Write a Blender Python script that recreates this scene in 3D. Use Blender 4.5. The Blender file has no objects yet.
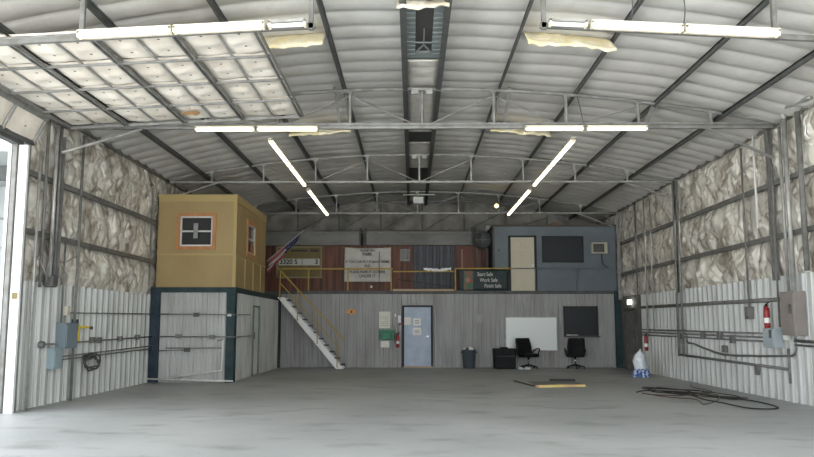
import bpy, math, random
from mathutils import Vector, Matrix, noise
random.seed(7)
R = math.radians
C = bpy.context.scene.collection
PI = math.pi

# ------------------------------------------------------------------ materials
def mat(name, c, rough=.7, metal=0., c2=None, scale=3., amt=1., bump=0., bscale=20., emit=None, es=1., stretch=(1,1,1), spec=.5, thr=(.35,.65), detail=6):
    m = bpy.data.materials.new(name); m.use_nodes = True
    nt = m.node_tree; n = nt.nodes; l = nt.links
    b = n['Principled BSDF']
    b.inputs['Base Color'].default_value = (*c, 1)
    b.inputs['Roughness'].default_value = rough
    b.inputs['Metallic'].default_value = metal
    b.inputs['Specular IOR Level'].default_value = spec
    tc = n.new('ShaderNodeTexCoord'); mp = n.new('ShaderNodeMapping')
    mp.inputs['Scale'].default_value = stretch
    l.new(tc.outputs['Object'], mp.inputs['Vector'])
    if c2:
        nz = n.new('ShaderNodeTexNoise'); nz.inputs['Scale'].default_value = scale; nz.inputs['Detail'].default_value = detail
        l.new(mp.outputs[0], nz.inputs['Vector'])
        rp = n.new('ShaderNodeValToRGB')
        rp.color_ramp.elements[0].position = thr[0]; rp.color_ramp.elements[1].position = thr[1]
        rp.color_ramp.elements[0].color = (*c, 1); rp.color_ramp.elements[1].color = (*c2, 1)
        l.new(nz.outputs['Fac'], rp.inputs['Fac'])
        l.new(rp.outputs[0], b.inputs['Base Color'])
    if bump:
        nb = n.new('ShaderNodeTexNoise'); nb.inputs['Scale'].default_value = bscale; nb.inputs['Detail'].default_value = 5
        l.new(mp.outputs[0], nb.inputs['Vector'])
        bp = n.new('ShaderNodeBump'); bp.inputs['Strength'].default_value = bump; bp.inputs['Distance'].default_value = .03
        l.new(nb.outputs['Fac'], bp.inputs['Height']); l.new(bp.outputs[0], b.inputs['Normal'])
    if emit:
        b.inputs['Emission Color'].default_value = (*emit, 1); b.inputs['Emission Strength'].default_value = es
    return m

M = {}
M['siding'] = mat('painted_siding', (.50,.515,.50), .45, c2=(.34,.345,.325), scale=1.6, thr=(.45,.8), stretch=(1,1,.35))
M['siding_room'] = mat('lower_room_siding', (.47,.48,.465), .5, c2=(.31,.31,.295), scale=1.6, thr=(.4,.75), stretch=(1,1,.35))
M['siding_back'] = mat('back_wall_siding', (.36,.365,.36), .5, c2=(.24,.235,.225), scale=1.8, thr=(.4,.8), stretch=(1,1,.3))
M['roof_quilt'] = mat('roof_insulation', (.58,.57,.545), .7, c2=(.47,.455,.43), scale=.7, bump=.6, bscale=3, stretch=(1.6,.5,1))
M['wall_quilt'] = mat('foil_insulation', (.72,.69,.62), .5, c2=(.19,.16,.125), scale=1.9, thr=(.44,.72), bump=1., bscale=7, stretch=(1,1,.6), detail=9)
M['pad_quilt'] = mat('door_insulation', (.78,.73,.65), .7, c2=(.62,.56,.48), scale=2.0, bump=.5, bscale=6)
M['pad_dot'] = mat('fastener_disc', (.08,.07,.06), .6)
M['ridge_quilt'] = mat('ridge_insulation', (.62,.60,.56), .7, c2=(.5,.47,.42), scale=3, bump=.3)
M['torn'] = mat('torn_insulation', (.85,.72,.42), .9, c2=(.9,.84,.66), scale=5, bump=.8, bscale=14)
M['torn_white'] = mat('torn_facing', (.85,.80,.70), .8, c2=(.6,.5,.38), scale=5, bump=.8, bscale=14)
M['steel_dark'] = mat('dark_primer_steel', (.055,.062,.062), .6, c2=(.09,.09,.085), scale=4)
M['steel'] = mat('grey_steel', (.28,.28,.27), .5, .3, c2=(.18,.175,.165), scale=5)
M['steel_light'] = mat('galvanised_steel', (.42,.42,.40), .45, .4, c2=(.30,.29,.27), scale=6)
M['galv_dull'] = mat('weathered_galvanised', (.20,.20,.19), .6, .2, c2=(.13,.125,.115), scale=6)
M['conduit'] = mat('conduit_grey', (.17,.17,.165), .5, .3)
M['white_pipe'] = mat('white_pipe', (.68,.67,.63), .4)
M['white'] = mat('white_paint', (.82,.83,.82), .45, c2=(.74,.75,.73), scale=2)
M['concrete'] = None
M['green_trim'] = mat('dark_green_trim', (.022,.042,.046), .7, spec=.2, c2=(.04,.065,.07), scale=4)
M['blue_trim'] = mat('dark_blue_trim', (.024,.036,.052), .7, spec=.2, c2=(.045,.065,.085), scale=4)
M['yellow_wall'] = mat('yellow_plywood', (.36,.265,.12), .7, c2=(.29,.205,.09), scale=1.6, thr=(.35,.8), stretch=(1,1,.6))
M['yellow_trim'] = mat('yellow_trim', (.40,.30,.125), .65)
M['orange_wood'] = mat('orange_wood_trim', (.47,.22,.085), .6, c2=(.38,.17,.06), scale=8, stretch=(1,1,.2))
M['window_white'] = mat('white_sash', (.62,.62,.58), .4)
M['glass'] = mat('dark_glass', (.025,.027,.028), .12, spec=.6)
M['brown_wood'] = None
M['olive'] = mat('olive_board', (.20,.155,.055), .65, c2=(.15,.115,.045), scale=4)
M['olive_frame'] = mat('olive_frame', (.26,.22,.12), .6)
M['paper'] = mat('white_paper', (.78,.78,.74), .7)
M['sign_strip'] = mat('white_sign_strip', (.55,.56,.52), .5)
M['banner_white'] = mat('vinyl_banner_white', (.60,.58,.54), .5, c2=(.52,.50,.46), scale=4, bump=.4, bscale=5)
M['black_ink'] = mat('black_lettering', (.02,.02,.02), .6)
M['dark_ink'] = mat('faded_lettering', (.05,.045,.04), .7)
M['white_ink'] = mat('white_lettering', (.50,.50,.47), .6)
M['yellow_rail'] = mat('yellow_rail_paint', (.50,.34,.06), .5, c2=(.40,.26,.05), scale=8)
M['orange'] = mat('orange_paint', (.75,.33,.04), .5)
M['grey_rail'] = mat('grey_rail_paint', (.13,.15,.17), .5)
M['blue_office'] = mat('blue_grey_wall', (.16,.19,.215), .7, c2=(.13,.155,.175), scale=1.2)
M['cream_door'] = mat('cream_door', (.55,.51,.40), .55)
M['dark_frame'] = mat('dark_frame', (.022,.024,.027), .5, spec=.25)
M['dark_pane'] = mat('dark_screen', (.022,.026,.030), .4, spec=.25)
M['dark_panel'] = mat('dark_corrugated_panel', (.055,.06,.075), .5, c2=(.04,.045,.055), scale=3)
M['beige'] = mat('appliance_beige', (.50,.47,.38), .5)
M['grille'] = mat('dark_grille', (.05,.05,.045), .6)
M['blue_door'] = mat('blue_steel_door', (.40,.48,.60), .42, c2=(.31,.38,.49), scale=3, bump=.15, bscale=30)
M['aqua'] = mat('pale_aqua_door', (.66,.76,.74), .5)
M['light_wood'] = mat('light_wood', (.50,.36,.23), .7, c2=(.40,.28,.17), scale=6, stretch=(.2,1,1))
M['black_plastic'] = mat('black_plastic', (.008,.009,.010), .6, spec=.2)
M['black_leather'] = mat('black_leather', (.009,.009,.011), .6, spec=.25, bump=.2, bscale=25)
M['chrome'] = mat('chrome', (.65,.65,.65), .2, 1.)
M['bin'] = mat('grey_blue_bin', (.06,.075,.09), .5)
M['bag_white'] = mat('white_plastic_bag', (.75,.80,.85), .45, bump=.8, bscale=20)
M['bag_blue'] = mat('blue_bottle_pack', (.03,.09,.38), .3, c2=(.45,.55,.75), scale=14, thr=(.5,.62), detail=1)
M['red'] = mat('red_enamel', (.28,.015,.02), .4)
M['green_sign'] = mat('green_sign', (.01,.19,.10), .5)
M['green_dark'] = mat('deep_green_print', (.008,.09,.05), .5)
M['whiteboard'] = mat('whiteboard_face', (.72,.76,.75), .25)
M['black_rubber'] = mat('black_rubber', (.02,.02,.02), .6)
M['brown_rubber'] = mat('brown_rubber', (.07,.045,.035), .6)
M['panel_blue'] = mat('switchgear_blue_grey', (.16,.205,.235), .5)
M['panel_blue_light'] = mat('pale_blue_box', (.27,.35,.38), .5)
M['panel_taupe'] = mat('switchgear_taupe', (.25,.22,.20), .5, c2=(.21,.185,.17), scale=4)
M['panel_grey'] = mat('switch_box_grey', (.33,.38,.40), .5)
M['yellow'] = mat('yellow_plastic', (.80,.62,.04), .5)
M['tube'] = mat('lit_fluorescent', (1,.95,.8), .5, emit=(1,.90,.68), es=1.6)
M['tube_dead'] = mat('unlit_fluorescent', (.75,.74,.70), .3)
M['fixture'] = mat('cream_fixture', (.80,.74,.58), .5)
M['bulb'] = mat('lit_bulb', (1,.8,.3), .5, emit=(1,.78,.25), es=6)
M['exit_lit'] = mat('lit_sign', (.9,.95,.95), .5, emit=(.9,1,1), es=1.1)
M['flag_red'] = mat('flag_red', (.22,.03,.04), .8)
M['flag_white'] = mat('flag_white', (.36,.33,.33), .8)
M['flag_blue'] = mat('flag_blue', (.02,.025,.09), .8)
M['banner_dark'] = mat('dark_banner', (.010,.018,.018), .6, c2=(.015,.035,.042), scale=3)
M['banner_left'] = mat('banner_collage', (.16,.06,.03), .5, c2=(.03,.10,.04), scale=5, thr=(.45,.55))
M['banner_pink'] = mat('banner_pink_patch', (.32,.10,.08), .5)
M['ridge_metal'] = mat('blue_grey_ridge_metal', (.20,.225,.225), .5)
M['hollow'] = mat('vent_interior', (.05,.048,.045), .8)
M['out_wall'] = mat('white_exterior_siding', (.33,.355,.36), .5, c2=(.29,.31,.31), scale=.8)
M['out_base'] = mat('pale_blue_plinth', (.45,.60,.63), .6)
M['fascia'] = mat('weathered_band', (.22,.22,.205), .6, c2=(.13,.13,.12), scale=2, stretch=(.4,1,1))
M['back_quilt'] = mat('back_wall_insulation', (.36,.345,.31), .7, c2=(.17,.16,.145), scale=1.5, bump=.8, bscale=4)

def concrete():
    m = bpy.data.materials.new('worn_concrete'); m.use_nodes = True
    nt = m.node_tree; n = nt.nodes; l = nt.links; b = n['Principled BSDF']
    tc = n.new('ShaderNodeTexCoord')
    def nz(scale, st, det=8):
        mp = n.new('ShaderNodeMapping'); mp.inputs['Scale'].default_value = st
        l.new(tc.outputs['Object'], mp.inputs['Vector'])
        t = n.new('ShaderNodeTexNoise'); t.inputs['Scale'].default_value = scale; t.inputs['Detail'].default_value = det
        l.new(mp.outputs[0], t.inputs['Vector']); return t
    def ramp(t, p0, p1, a, b_):
        r = n.new('ShaderNodeValToRGB'); e = r.color_ramp.elements
        e[0].position = p0; e[1].position = p1; e[0].color = (*a,1); e[1].color = (*b_,1)
        l.new(t.outputs['Fac'], r.inputs['Fac']); return r
    big = ramp(nz(.35,(1,1,1)), .35, .65, (.30,.315,.315), (.40,.415,.415))
    st = ramp(nz(1.6,(.7,1.2,1)), .54, .72, (1,1,1), (.66,.65,.63))
    sp = ramp(nz(7,(1,1,1)), .62, .75, (1,1,1), (.78,.77,.75))
    def mul(a, c):
        x = n.new('ShaderNodeMix'); x.data_type = 'RGBA'; x.blend_type = 'MULTIPLY'; x.inputs[0].default_value = 1
        l.new(a, x.inputs[6]); l.new(c, x.inputs[7]); return x.outputs[2]
    o = mul(mul(big.outputs[0], st.outputs[0]), sp.outputs[0])
    l.new(o, b.inputs['Base Color'])
    b.inputs['Roughness'].default_value = .48; b.inputs['Specular IOR Level'].default_value = .5
    bp = n.new('ShaderNodeBump'); bp.inputs['Strength'].default_value = .12; bp.inputs['Distance'].default_value = .02
    l.new(nz(9,(1,1,1)).outputs['Fac'], bp.inputs['Height']); l.new(bp.outputs[0], b.inputs['Normal'])
    return m
M['concrete'] = concrete()

def planks():
    m = bpy.data.materials.new('reddish_brown_planks'); m.use_nodes = True
    nt = m.node_tree; n = nt.nodes; l = nt.links; b = n['Principled BSDF']
    tc = n.new('ShaderNodeTexCoord'); mp = n.new('ShaderNodeMapping'); mp.inputs['Scale'].default_value = (6,1,.35)
    l.new(tc.outputs['Object'], mp.inputs['Vector'])
    t = n.new('ShaderNodeTexNoise'); t.inputs['Scale'].default_value = 1.5; t.inputs['Detail'].default_value = 5
    l.new(mp.outputs[0], t.inputs['Vector'])
    r = n.new('ShaderNodeValToRGB'); e = r.color_ramp.elements
    e[0].position = .35; e[1].position = .7; e[0].color = (.06,.025,.017,1); e[1].color = (.22,.075,.04,1)
    l.new(t.outputs['Fac'], r.inputs['Fac']); l.new(r.outputs[0], b.inputs['Base Color'])
    b.inputs['Roughness'].default_value = .6
    return m
M['brown_wood'] = planks()

def foil_mat():
    m = bpy.data.materials.new('grimy_foil_painted_shade'); m.use_nodes = True
    nt = m.node_tree; n = nt.nodes; l = nt.links; b = n['Principled BSDF']
    tc = n.new('ShaderNodeTexCoord')
    def nz(scale, st, det=4, dist=0., rot=0.):
        mp = n.new('ShaderNodeMapping'); mp.inputs['Scale'].default_value = st; mp.inputs['Rotation'].default_value = (rot,0,0)
        l.new(tc.outputs['Object'], mp.inputs['Vector'])
        t = n.new('ShaderNodeTexNoise'); t.inputs['Scale'].default_value = scale; t.inputs['Detail'].default_value = det; t.inputs['Distortion'].default_value = dist
        l.new(mp.outputs[0], t.inputs['Vector']); return t.outputs['Fac']
    def mth(op, a, v):
        x = n.new('ShaderNodeMath'); x.operation = op; l.new(a, x.inputs[0])
        if hasattr(v, 'links'): l.new(v, x.inputs[1])
        elif v is not None: x.inputs[1].default_value = v
        return x.outputs[0]
    def ridge(f): return mth('ABSOLUTE', mth('SUBTRACT', f, .5), None)
    def ramp(f, p0, p1, a, c):
        q = n.new('ShaderNodeValToRGB'); e = q.color_ramp.elements; e[0].position = p0; e[1].position = p1; e[0].color = (*a,1); e[1].color = (*c,1)
        l.new(f, q.inputs['Fac']); return q.outputs[0]
    def mul(a, c):
        x = n.new('ShaderNodeMix'); x.data_type = 'RGBA'; x.blend_type = 'MULTIPLY'; x.inputs[0].default_value = 1
        l.new(a, x.inputs[6]); l.new(c, x.inputs[7]); return x.outputs[2]
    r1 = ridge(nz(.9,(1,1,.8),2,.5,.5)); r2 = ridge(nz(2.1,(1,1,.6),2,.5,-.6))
    c = mul(ramp(r1, .0, .03, (.50,.46,.41), (1,1,1)), ramp(r2, .0, .022, (.62,.59,.54), (1,1,1)))  # crease shade painted into the foil colour as dark ridge lines
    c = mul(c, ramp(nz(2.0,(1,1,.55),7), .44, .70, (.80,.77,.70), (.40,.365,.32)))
    l.new(c, b.inputs['Base Color']); b.inputs['Roughness'].default_value = .45; b.inputs['Metallic'].default_value = .15
    h = mth('ADD', mth('MINIMUM', r1, .12), mth('MINIMUM', r2, .08))
    bp = n.new('ShaderNodeBump'); bp.inputs['Strength'].default_value = 1; bp.inputs['Distance'].default_value = .35
    l.new(h, bp.inputs['Height']); l.new(bp.outputs[0], b.inputs['Normal'])
    return m
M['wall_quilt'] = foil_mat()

# ------------------------------------------------------------------ mesh builder
class B:
    def __init__(s): s.v = []; s.f = []
    def add(s, vs, fs):
        o = len(s.v); s.v += [Vector(p) for p in vs]; s.f += [tuple(i+o for i in f) for f in fs]; return s
    def box(s, x0, x1, y0, y1, z0, z1, m=None):
        vs = [Vector((x,y,z)) for z in (z0,z1) for y in (y0,y1) for x in (x0,x1)]
        if m is not None: vs = [m @ p for p in vs]
        return s.add(vs, [(0,2,3,1),(4,5,7,6),(0,1,5,4),(2,6,7,3),(0,4,6,2),(1,3,7,5)])
    def rbox(s, x0, x1, y0, y1, z0, z1, r=.02, n=3):      # box with rounded edges about the z axis and chamfered top/bottom
        def ring(z, d):
            out = []
            for cx, cy, a0 in ((x1-r,y1-r,0),(x0+r,y1-r,90),(x0+r,y0+r,180),(x1-r,y0+r,270)):
                for k in range(n+1):
                    a = R(a0+90*k/n); out.append(Vector((cx+(r-d)*math.cos(a), cy+(r-d)*math.sin(a), z)))
            return out
        c = min(r*.6, (z1-z0)*.3)
        rs = [ring(z0,c), ring(z0+c,0), ring(z1-c,0), ring(z1,c)]; k = len(rs[0]); vs = sum(rs, []); fs = []
        for j in range(3):
            for i in range(k): fs.append((j*k+i, j*k+(i+1)%k, (j+1)*k+(i+1)%k, (j+1)*k+i))
        fs.append(tuple(reversed(range(k)))); fs.append(tuple(range(3*k,4*k)))
        return s.add(vs, fs)
    def tube(s, pts, r, n=8, cap=True):
        pts = [Vector(p) for p in pts]; k = len(pts); vs = []; fs = []
        up = None
        for i, p in enumerate(pts):
            d = (pts[min(i+1,k-1)]-pts[max(i-1,0)])
            if d.length < 1e-9: d = Vector((0,0,1))
            d.normalize()
            if up is None: up = Vector((0,0,1)) if abs(d.z) < .9 else Vector((1,0,0))
            a = d.cross(up)
            if a.length < 1e-3: a = d.cross(Vector((1,0,0)))
            a.normalize(); b = a.cross(d); b.normalize(); up = b
            rr = r[i] if isinstance(r,(list,tuple)) else r
            for j in range(n):
                t = 2*PI*j/n + PI/n; vs.append(p + a*rr*math.cos(t) + b*rr*math.sin(t))
        for i in range(k-1):
            for j in range(n): fs.append((i*n+j, i*n+(j+1)%n, (i+1)*n+(j+1)%n, (i+1)*n+j))
        if cap: fs.append(tuple(reversed(range(n)))); fs.append(tuple(range((k-1)*n,k*n)))
        return s.add(vs, fs)
    def bar(s, p0, p1, w, h):                             # rectangular bar
        p0, p1 = Vector(p0), Vector(p1); d = (p1-p0).normalized()
        up = Vector((0,0,1)) if abs(d.z) < .95 else Vector((0,1,0))
        a = d.cross(up).normalized()*w/2; b = d.cross(a).normalized()*h/2
        vs = [p+q for p in (p0,p1) for q in (-a-b, a-b, a+b, -a+b)]
        return s.add(vs, [(0,3,2,1),(4,5,6,7),(0,1,5,4),(1,2,6,5),(2,3,7,6),(3,0,4,7)])
    def lathe(s, prof, o=(0,0,0), n=16, axis='z'):
        vs = []; fs = []; o = Vector(o); k = len(prof)
        for r, z in prof:
            for j in range(n):
                t = 2*PI*j/n; p = (r*math.cos(t), r*math.sin(t), z)
                if axis == 'y': p = (p[0], p[2], p[1])
                if axis == 'x': p = (p[2], p[0], p[1])
                vs.append(o+Vector(p))
        for i in range(k-1):
            for j in range(n): fs.append((i*n+j, i*n+(j+1)%n, (i+1)*n+(j+1)%n, (i+1)*n+j))
        fs.append(tuple(reversed(range(n)))); fs.append(tuple(range((k-1)*n,k*n)))
        return s.add(vs, fs)
    def grid(s, nu, nv, fn):
        vs = [fn(i/nu, j/nv) for j in range(nv+1) for i in range(nu+1)]
        return s.add(vs, [(j*(nu+1)+i, j*(nu+1)+i+1, (j+1)*(nu+1)+i+1, (j+1)*(nu+1)+i) for j in range(nv) for i in range(nu)])
    def build(s, name, m, parent=None, smooth=False, bevel=0, solid=0):
        me = bpy.data.meshes.new(name)
        if parent is None:
            xs = [p.x for p in s.v]; ys = [p.y for p in s.v]; zs = [p.z for p in s.v]
            o0 = Vector(((min(xs)+max(xs))/2, (min(ys)+max(ys))/2, min(zs)))
        else: o0 = Vector((0,0,0))
        me.from_pydata([tuple(p-o0) for p in s.v], [], s.f); me.update()
        me.materials.append(m)
        if smooth: me.polygons.foreach_set('use_smooth', [True]*len(me.polygons))
        o = bpy.data.objects.new(name, me); C.objects.link(o)
        if parent is None: o.location = o0
        else:
            o.parent = parent
            w = Vector((0,0,0)); q = parent
            while q is not None: w += q.location; q = q.parent
            o.matrix_parent_inverse = Matrix.Identity(4)
            o.location = -w if not parent.get('_local') else Vector((0,0,0))
        if bevel:
            md = o.modifiers.new('bevel','BEVEL'); md.width = bevel; md.segments = 2; md.limit_method = 'ANGLE'
        if solid:
            md = o.modifiers.new('thickness','SOLIDIFY'); md.thickness = solid; md.offset = 0
        return o

def tag(o, label=None, cat=None, group=None, kind=None):
    if label: o['label'] = label
    if cat: o['category'] = cat
    if group: o['group'] = group
    if kind or cat: o['kind'] = kind or 'thing'
    return o
def thing(name, loc, label, cat, group=None):
    o = bpy.data.objects.new(name, None); C.objects.link(o); o.location = loc; o.empty_display_size = .1
    return tag(o, label, cat, group)
def struct(o): o['kind'] = 'structure'; return o
def bx(*a): return B().box(*a)
def tb(pts, r, n=8): return B().tube(pts, r, n)
def copy_tree(o, parent=None):
    c = o.copy(); C.objects.link(c)
    if parent: c.parent = parent
    for ch in list(o.children): copy_tree(ch, c)
    return c
def smooth_path(pts, sub=8):                               # Catmull-Rom
    pts = [Vector(p) for p in pts]; P = [pts[0]]+pts+[pts[-1]]; out = []
    for i in range(1, len(P)-2):
        for k in range(sub):
            t = k/sub; a,b,c,d = P[i-1:i+3]
            out.append(.5*((2*b)+(c-a)*t+(2*a-5*b+4*c-d)*t*t+(-a+3*b-3*c+d)*t**3))
    return out+[pts[-1]]
def text(name, s, size, loc, m, parent, face='-y', align='CENTER', ext=.004, bold=0, sx=1.):
    cu = bpy.data.curves.new(name, 'FONT'); cu.body = s; cu.size = size; cu.align_x = align; cu.align_y = 'CENTER'; cu.extrude = ext; cu.offset = bold
    t = bpy.data.objects.new(name+'_src', cu); C.objects.link(t)
    bpy.context.view_layer.update()
    me = bpy.data.meshes.new_from_object(t.evaluated_get(bpy.context.evaluated_depsgraph_get()))
    bpy.data.objects.remove(t); bpy.data.curves.remove(cu)
    me.name = name; me.materials.clear(); me.materials.append(m)
    rot = {'-y': Matrix.Rotation(R(90),4,'X'), '-x': Matrix.Rotation(R(-90),4,'Z') @ Matrix.Rotation(R(90),4,'X')}[face]
    me.transform(Matrix.Translation(Vector(loc)) @ rot @ Matrix.Diagonal((sx,1,1,1)))
    o = bpy.data.objects.new(name, me); C.objects.link(o)
    w = Vector((0,0,0)); q = parent
    while q is not None: w += q.location; q = q.parent
    o.parent = parent; o.location = -w
    return o

# ------------------------------------------------------------------ setting: shell
XW = 6.75; XR = 7.0; XL = -6.92
def roof_z(x): return 6.32 - .86*(x/XW)**2

# floor and ground
struct(bx(XL-.3, XR+.3, 4, 30.3, -.12, 0).build('floor', M['concrete']))
struct(bx(-60, 60, -60, 4, -.14, -.012).build('trim_1', M['concrete']))         # apron in front
struct(bx(-60, XL-.3, 4, 50, -.14, -.012).build('trim_2', M['concrete']))      # apron at the left side

# ceiling: quilted roof insulation sagging between seams
def ceil_fn(u, v):
    x = XL + (XR-XL)*u; y = 4.5 + 25.6*v
    f = ((y+.12*noise.noise((x*.35,y*.2,3)))/.58) % 1
    sag = .07*(math.sin(PI*f)**.55)
    return (x, y, roof_z(x) - sag - .03*noise.noise((x*.8, y*.9, 1)))
cm = B().grid(84, 520, ceil_fn); cm.f = [tuple(reversed(f)) for f in cm.f]
struct(cm.build('ceiling', M['roof_quilt'], smooth=True, solid=.01))
rf = B(); n = 24
for i in range(n):
    x0 = -7.1+14.4*i/n; x1 = -7.1+14.4*(i+1)/n
    za, zb = roof_z(x0)+.12, roof_z(x1)+.12
    rf.add([(x0,4.4,za),(x1,4.4,zb),(x1,30.3,zb),(x0,30.3,za),(x0,4.4,za+.06),(x1,4.4,zb+.06),(x1,30.3,zb+.06),(x0,30.3,za+.06)],
           [(0,3,2,1),(4,5,6,7),(0,1,5,4),(2,3,7,6),(0,4,7,3),(1,2,6,5)])
struct(rf.build('trim_3', M['steel_light']))
struct(bx(-7.1,7.3,4.4,4.5,5.75,6.5).build('trim_4', M['siding']))                # header over the open front

# side walls: sheet shell
struct(bx(XR+.16, XR+.22, 4.5, 30.2, 0, 5.62).build('wall_right', M['siding']))
struct(bx(XL-.22, XL-.16, 13.1, 30.2, 0, 5.62).build('wall_left', M['siding']))
struct(bx(XL-.2, XR+.2, 30.2, 30.26, 0, 6.5).build('wall_back', M['siding']))

def corr(b, axis, a0, a1, z0, z1, pos, n, pitch=.305, h=.045, mid=True):
    """profiled sheet; runs along axis between a0 and a1, faces n (+1/-1) from pos"""
    k0 = math.ceil(a0/pitch); prof = [(a0,0)]
    k = k0
    while k*pitch+.05 < a1:
        c = k*pitch
        if c-.05 > a0: prof += [(c-.055,0),(c-.03,h),(c+.03,h),(c+.055,0)]
        if mid:
            for q in (.33,.67):
                m_ = c+q*pitch
                if a0 < m_-.02 and m_+.02 < a1: prof += [(m_-.022,0),(m_-.01,h*.4),(m_+.01,h*.4),(m_+.022,0)]
        k += 1
    prof.append((a1,0))
    front = [(p, pos+n*d) for p, d in prof]; back = [(a1, pos-n*.03),(a0, pos-n*.03)]
    ring = front+back; m = len(ring); vs = []
    for z in (z0,z1):
        for p, d in ring: vs.append((p,d,z) if axis == 'x' else (d,p,z))
    fs = [(i,(i+1)%m,(i+1)%m+m,i+m) for i in range(m)]
    nf = len(front)
    for off in (0,m):
        for i in range(nf-1): fs.append((off+i, off+i+1, off+m-2 if False else off+nf, off+m-1)[:3]) if False else None
        fs.append(tuple(range(off, off+m)))
    b.add(vs, [f for f in fs if f])
    return b

struct(corr(B(), 'y', 4.5, 24.5, 0, 2.38, XR-.03, -1).build('wall_right_siding', M['siding']))
struct(corr(B(), 'y', 13.15, 19.93, 0, 2.2, XL+.03, 1).build('wall_left_siding', M['siding']))

def foil(name, x, s, y0, y1, z0, girts, m, seed):
    def fn(u, v):
        y = y0+(y1-y0)*u; z = z0+(5.45-z0)*v
        lo = max([g for g in girts if g <= z], default=z0); hi = min([g for g in girts if g > z], default=5.45)
        t = (z-lo)/(hi-lo); env = math.sin(PI*min(max(t,0),1))**.5*min(1,(y-y0)*3)
        wv = .5*noise.noise(Vector((y*.8,z*.8,seed+7)))
        q = Vector((y*1.35+z*.5+wv, z*.62-y*.3, seed))
        q2 = Vector((y*2.6-z*1.9+wv*2, z*1.6+y*.6, seed+3)); q3 = Vector((y*5.5+z*3.5+wv*3, z*4.5-y*1.4, seed+9))
        r1 = abs(noise.noise(q))*2.2; r2 = abs(noise.noise(q2))*2; r3 = abs(noise.noise(q3))*2; r4 = 1-min(1,abs(noise.noise(q2*.6+q*.5))*5)
        d = env*(.02 + .06*min(1,r1) + .07*min(1,r2) + .045*min(1,r3) + .03*r4)
        return (x + s*min(d,.17), y, z)
    b = B().grid(int((y1-y0)/.045), int((5.45-z0)/.045), fn)
    return struct(b.build(name, m, smooth=True, solid=.008))
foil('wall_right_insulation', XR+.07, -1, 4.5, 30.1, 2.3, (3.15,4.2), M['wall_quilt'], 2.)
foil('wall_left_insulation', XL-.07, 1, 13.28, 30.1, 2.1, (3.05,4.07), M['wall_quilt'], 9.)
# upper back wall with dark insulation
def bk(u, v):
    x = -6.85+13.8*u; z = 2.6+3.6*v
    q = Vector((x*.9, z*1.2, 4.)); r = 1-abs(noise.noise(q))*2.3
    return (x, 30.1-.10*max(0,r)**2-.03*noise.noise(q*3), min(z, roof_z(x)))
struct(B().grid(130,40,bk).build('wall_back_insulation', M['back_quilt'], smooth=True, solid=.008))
struct(bx(-6.85,6.95,27.1,30.1,2.45,2.6).build('trim_5', M['steel_dark']))        # mezzanine deck

# white door jamb at the left opening, header above it
t = thing('door_jamb', (-6.86,13.08,0), 'white painted jamb post at the open left side with small yellow tag', 'door jamb')
bx(-6.92,-6.77,13.03,13.1,0,4.5).build('post', M['white'], t)
bx(-6.88,-6.79,13.018,13.03,1.87,1.98).build('tag', M['olive'], t)
tag(bx(-7.0,-6.93,12.98,13.12,0,4.5).build('jamb_angle', M['galv_dull']), 'dark steel angle along outer edge of white jamb post', 'steel angle')
tag(bx(-7.02,-6.88,4.5,13.12,4.50,4.62).build('door_header', M['steel_dark']), 'dark steel header beam over the open left side', 'beam')

# ------------------------------------------------------------------ outside left
t = thing('neighbouring_building', (-13,19.6,0), 'white sided neighbouring building seen through the open left side', 'building')
bx(-24,-7.3,19.6,20,.28,5.2).build('wall', M['out_wall'], t)
bx(-24,-7.28,19.56,20,0,.28).build('plinth', M['out_base'], t)
for z in (1.35,2.35,3.35,4.1):
    bx(-24,-7.28,19.57,19.6,z,z+.05).build('seam', M['steel'], t)
bx(-24,-7.35,15.5,19.9,4.95,5.03).build('canopy', M['out_wall'], t)
B().bar((-24,17,4.78),(-7.35,17,4.78),.12,.3).build('canopy_beam', M['steel_dark'], t)
bx(-10.25,-10.15,19.5,19.56,1.15,1.28).build('wall_box', M['galv_dull'], t)

# ------------------------------------------------------------------ roof framing
pur = [(-5.9,'leftmost'),(-4.6,'second from left'),(-3.05,'third from left'),(-1.55,'fourth from left'),(1.55,'first right of the ridge'),(3.05,'second right of the ridge'),(4.6,'third right of the ridge'),(5.9,'rightmost')]
for x, w in pur:
    z = roof_z(x)-.085; b = B()
    b.box(x-.012,x+.012,4.5,30,z-.10,z); b.box(x-.032,x+.012,4.5,30,z-.105,z-.09); b.box(x-.012,x+.032,4.5,30,z-.03,z)
    tag(b.build('roof_purlin', M['steel_dark']), 'dark steel roof purlin running front to back, %s' % w, 'purlin', 'roof purlins')
for x, w in ((-.33,'left'),(.33,'right')):
    b = B(); z = roof_z(x)-.06
    b.box(x-.015,x+.015,4.5,30,z-.2,z); b.box(x-.05,x+.05,4.5,30,z-.21,z-.19)
    tag(b.build('ridge_purlin', M['steel_dark']), 'deep dark purlin along the %s side of the ridge strip' % w, 'purlin')
for x in (-XW+.03, XW-.03):
    tag(B().bar((x,4.5,5.40),(x,30,5.40),.08,.14).build('eave_beam', M['galv_dull']), 'grey steel eave beam on top of the %s wall' % ('right' if x > 0 else 'left'), 'beam')

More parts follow.
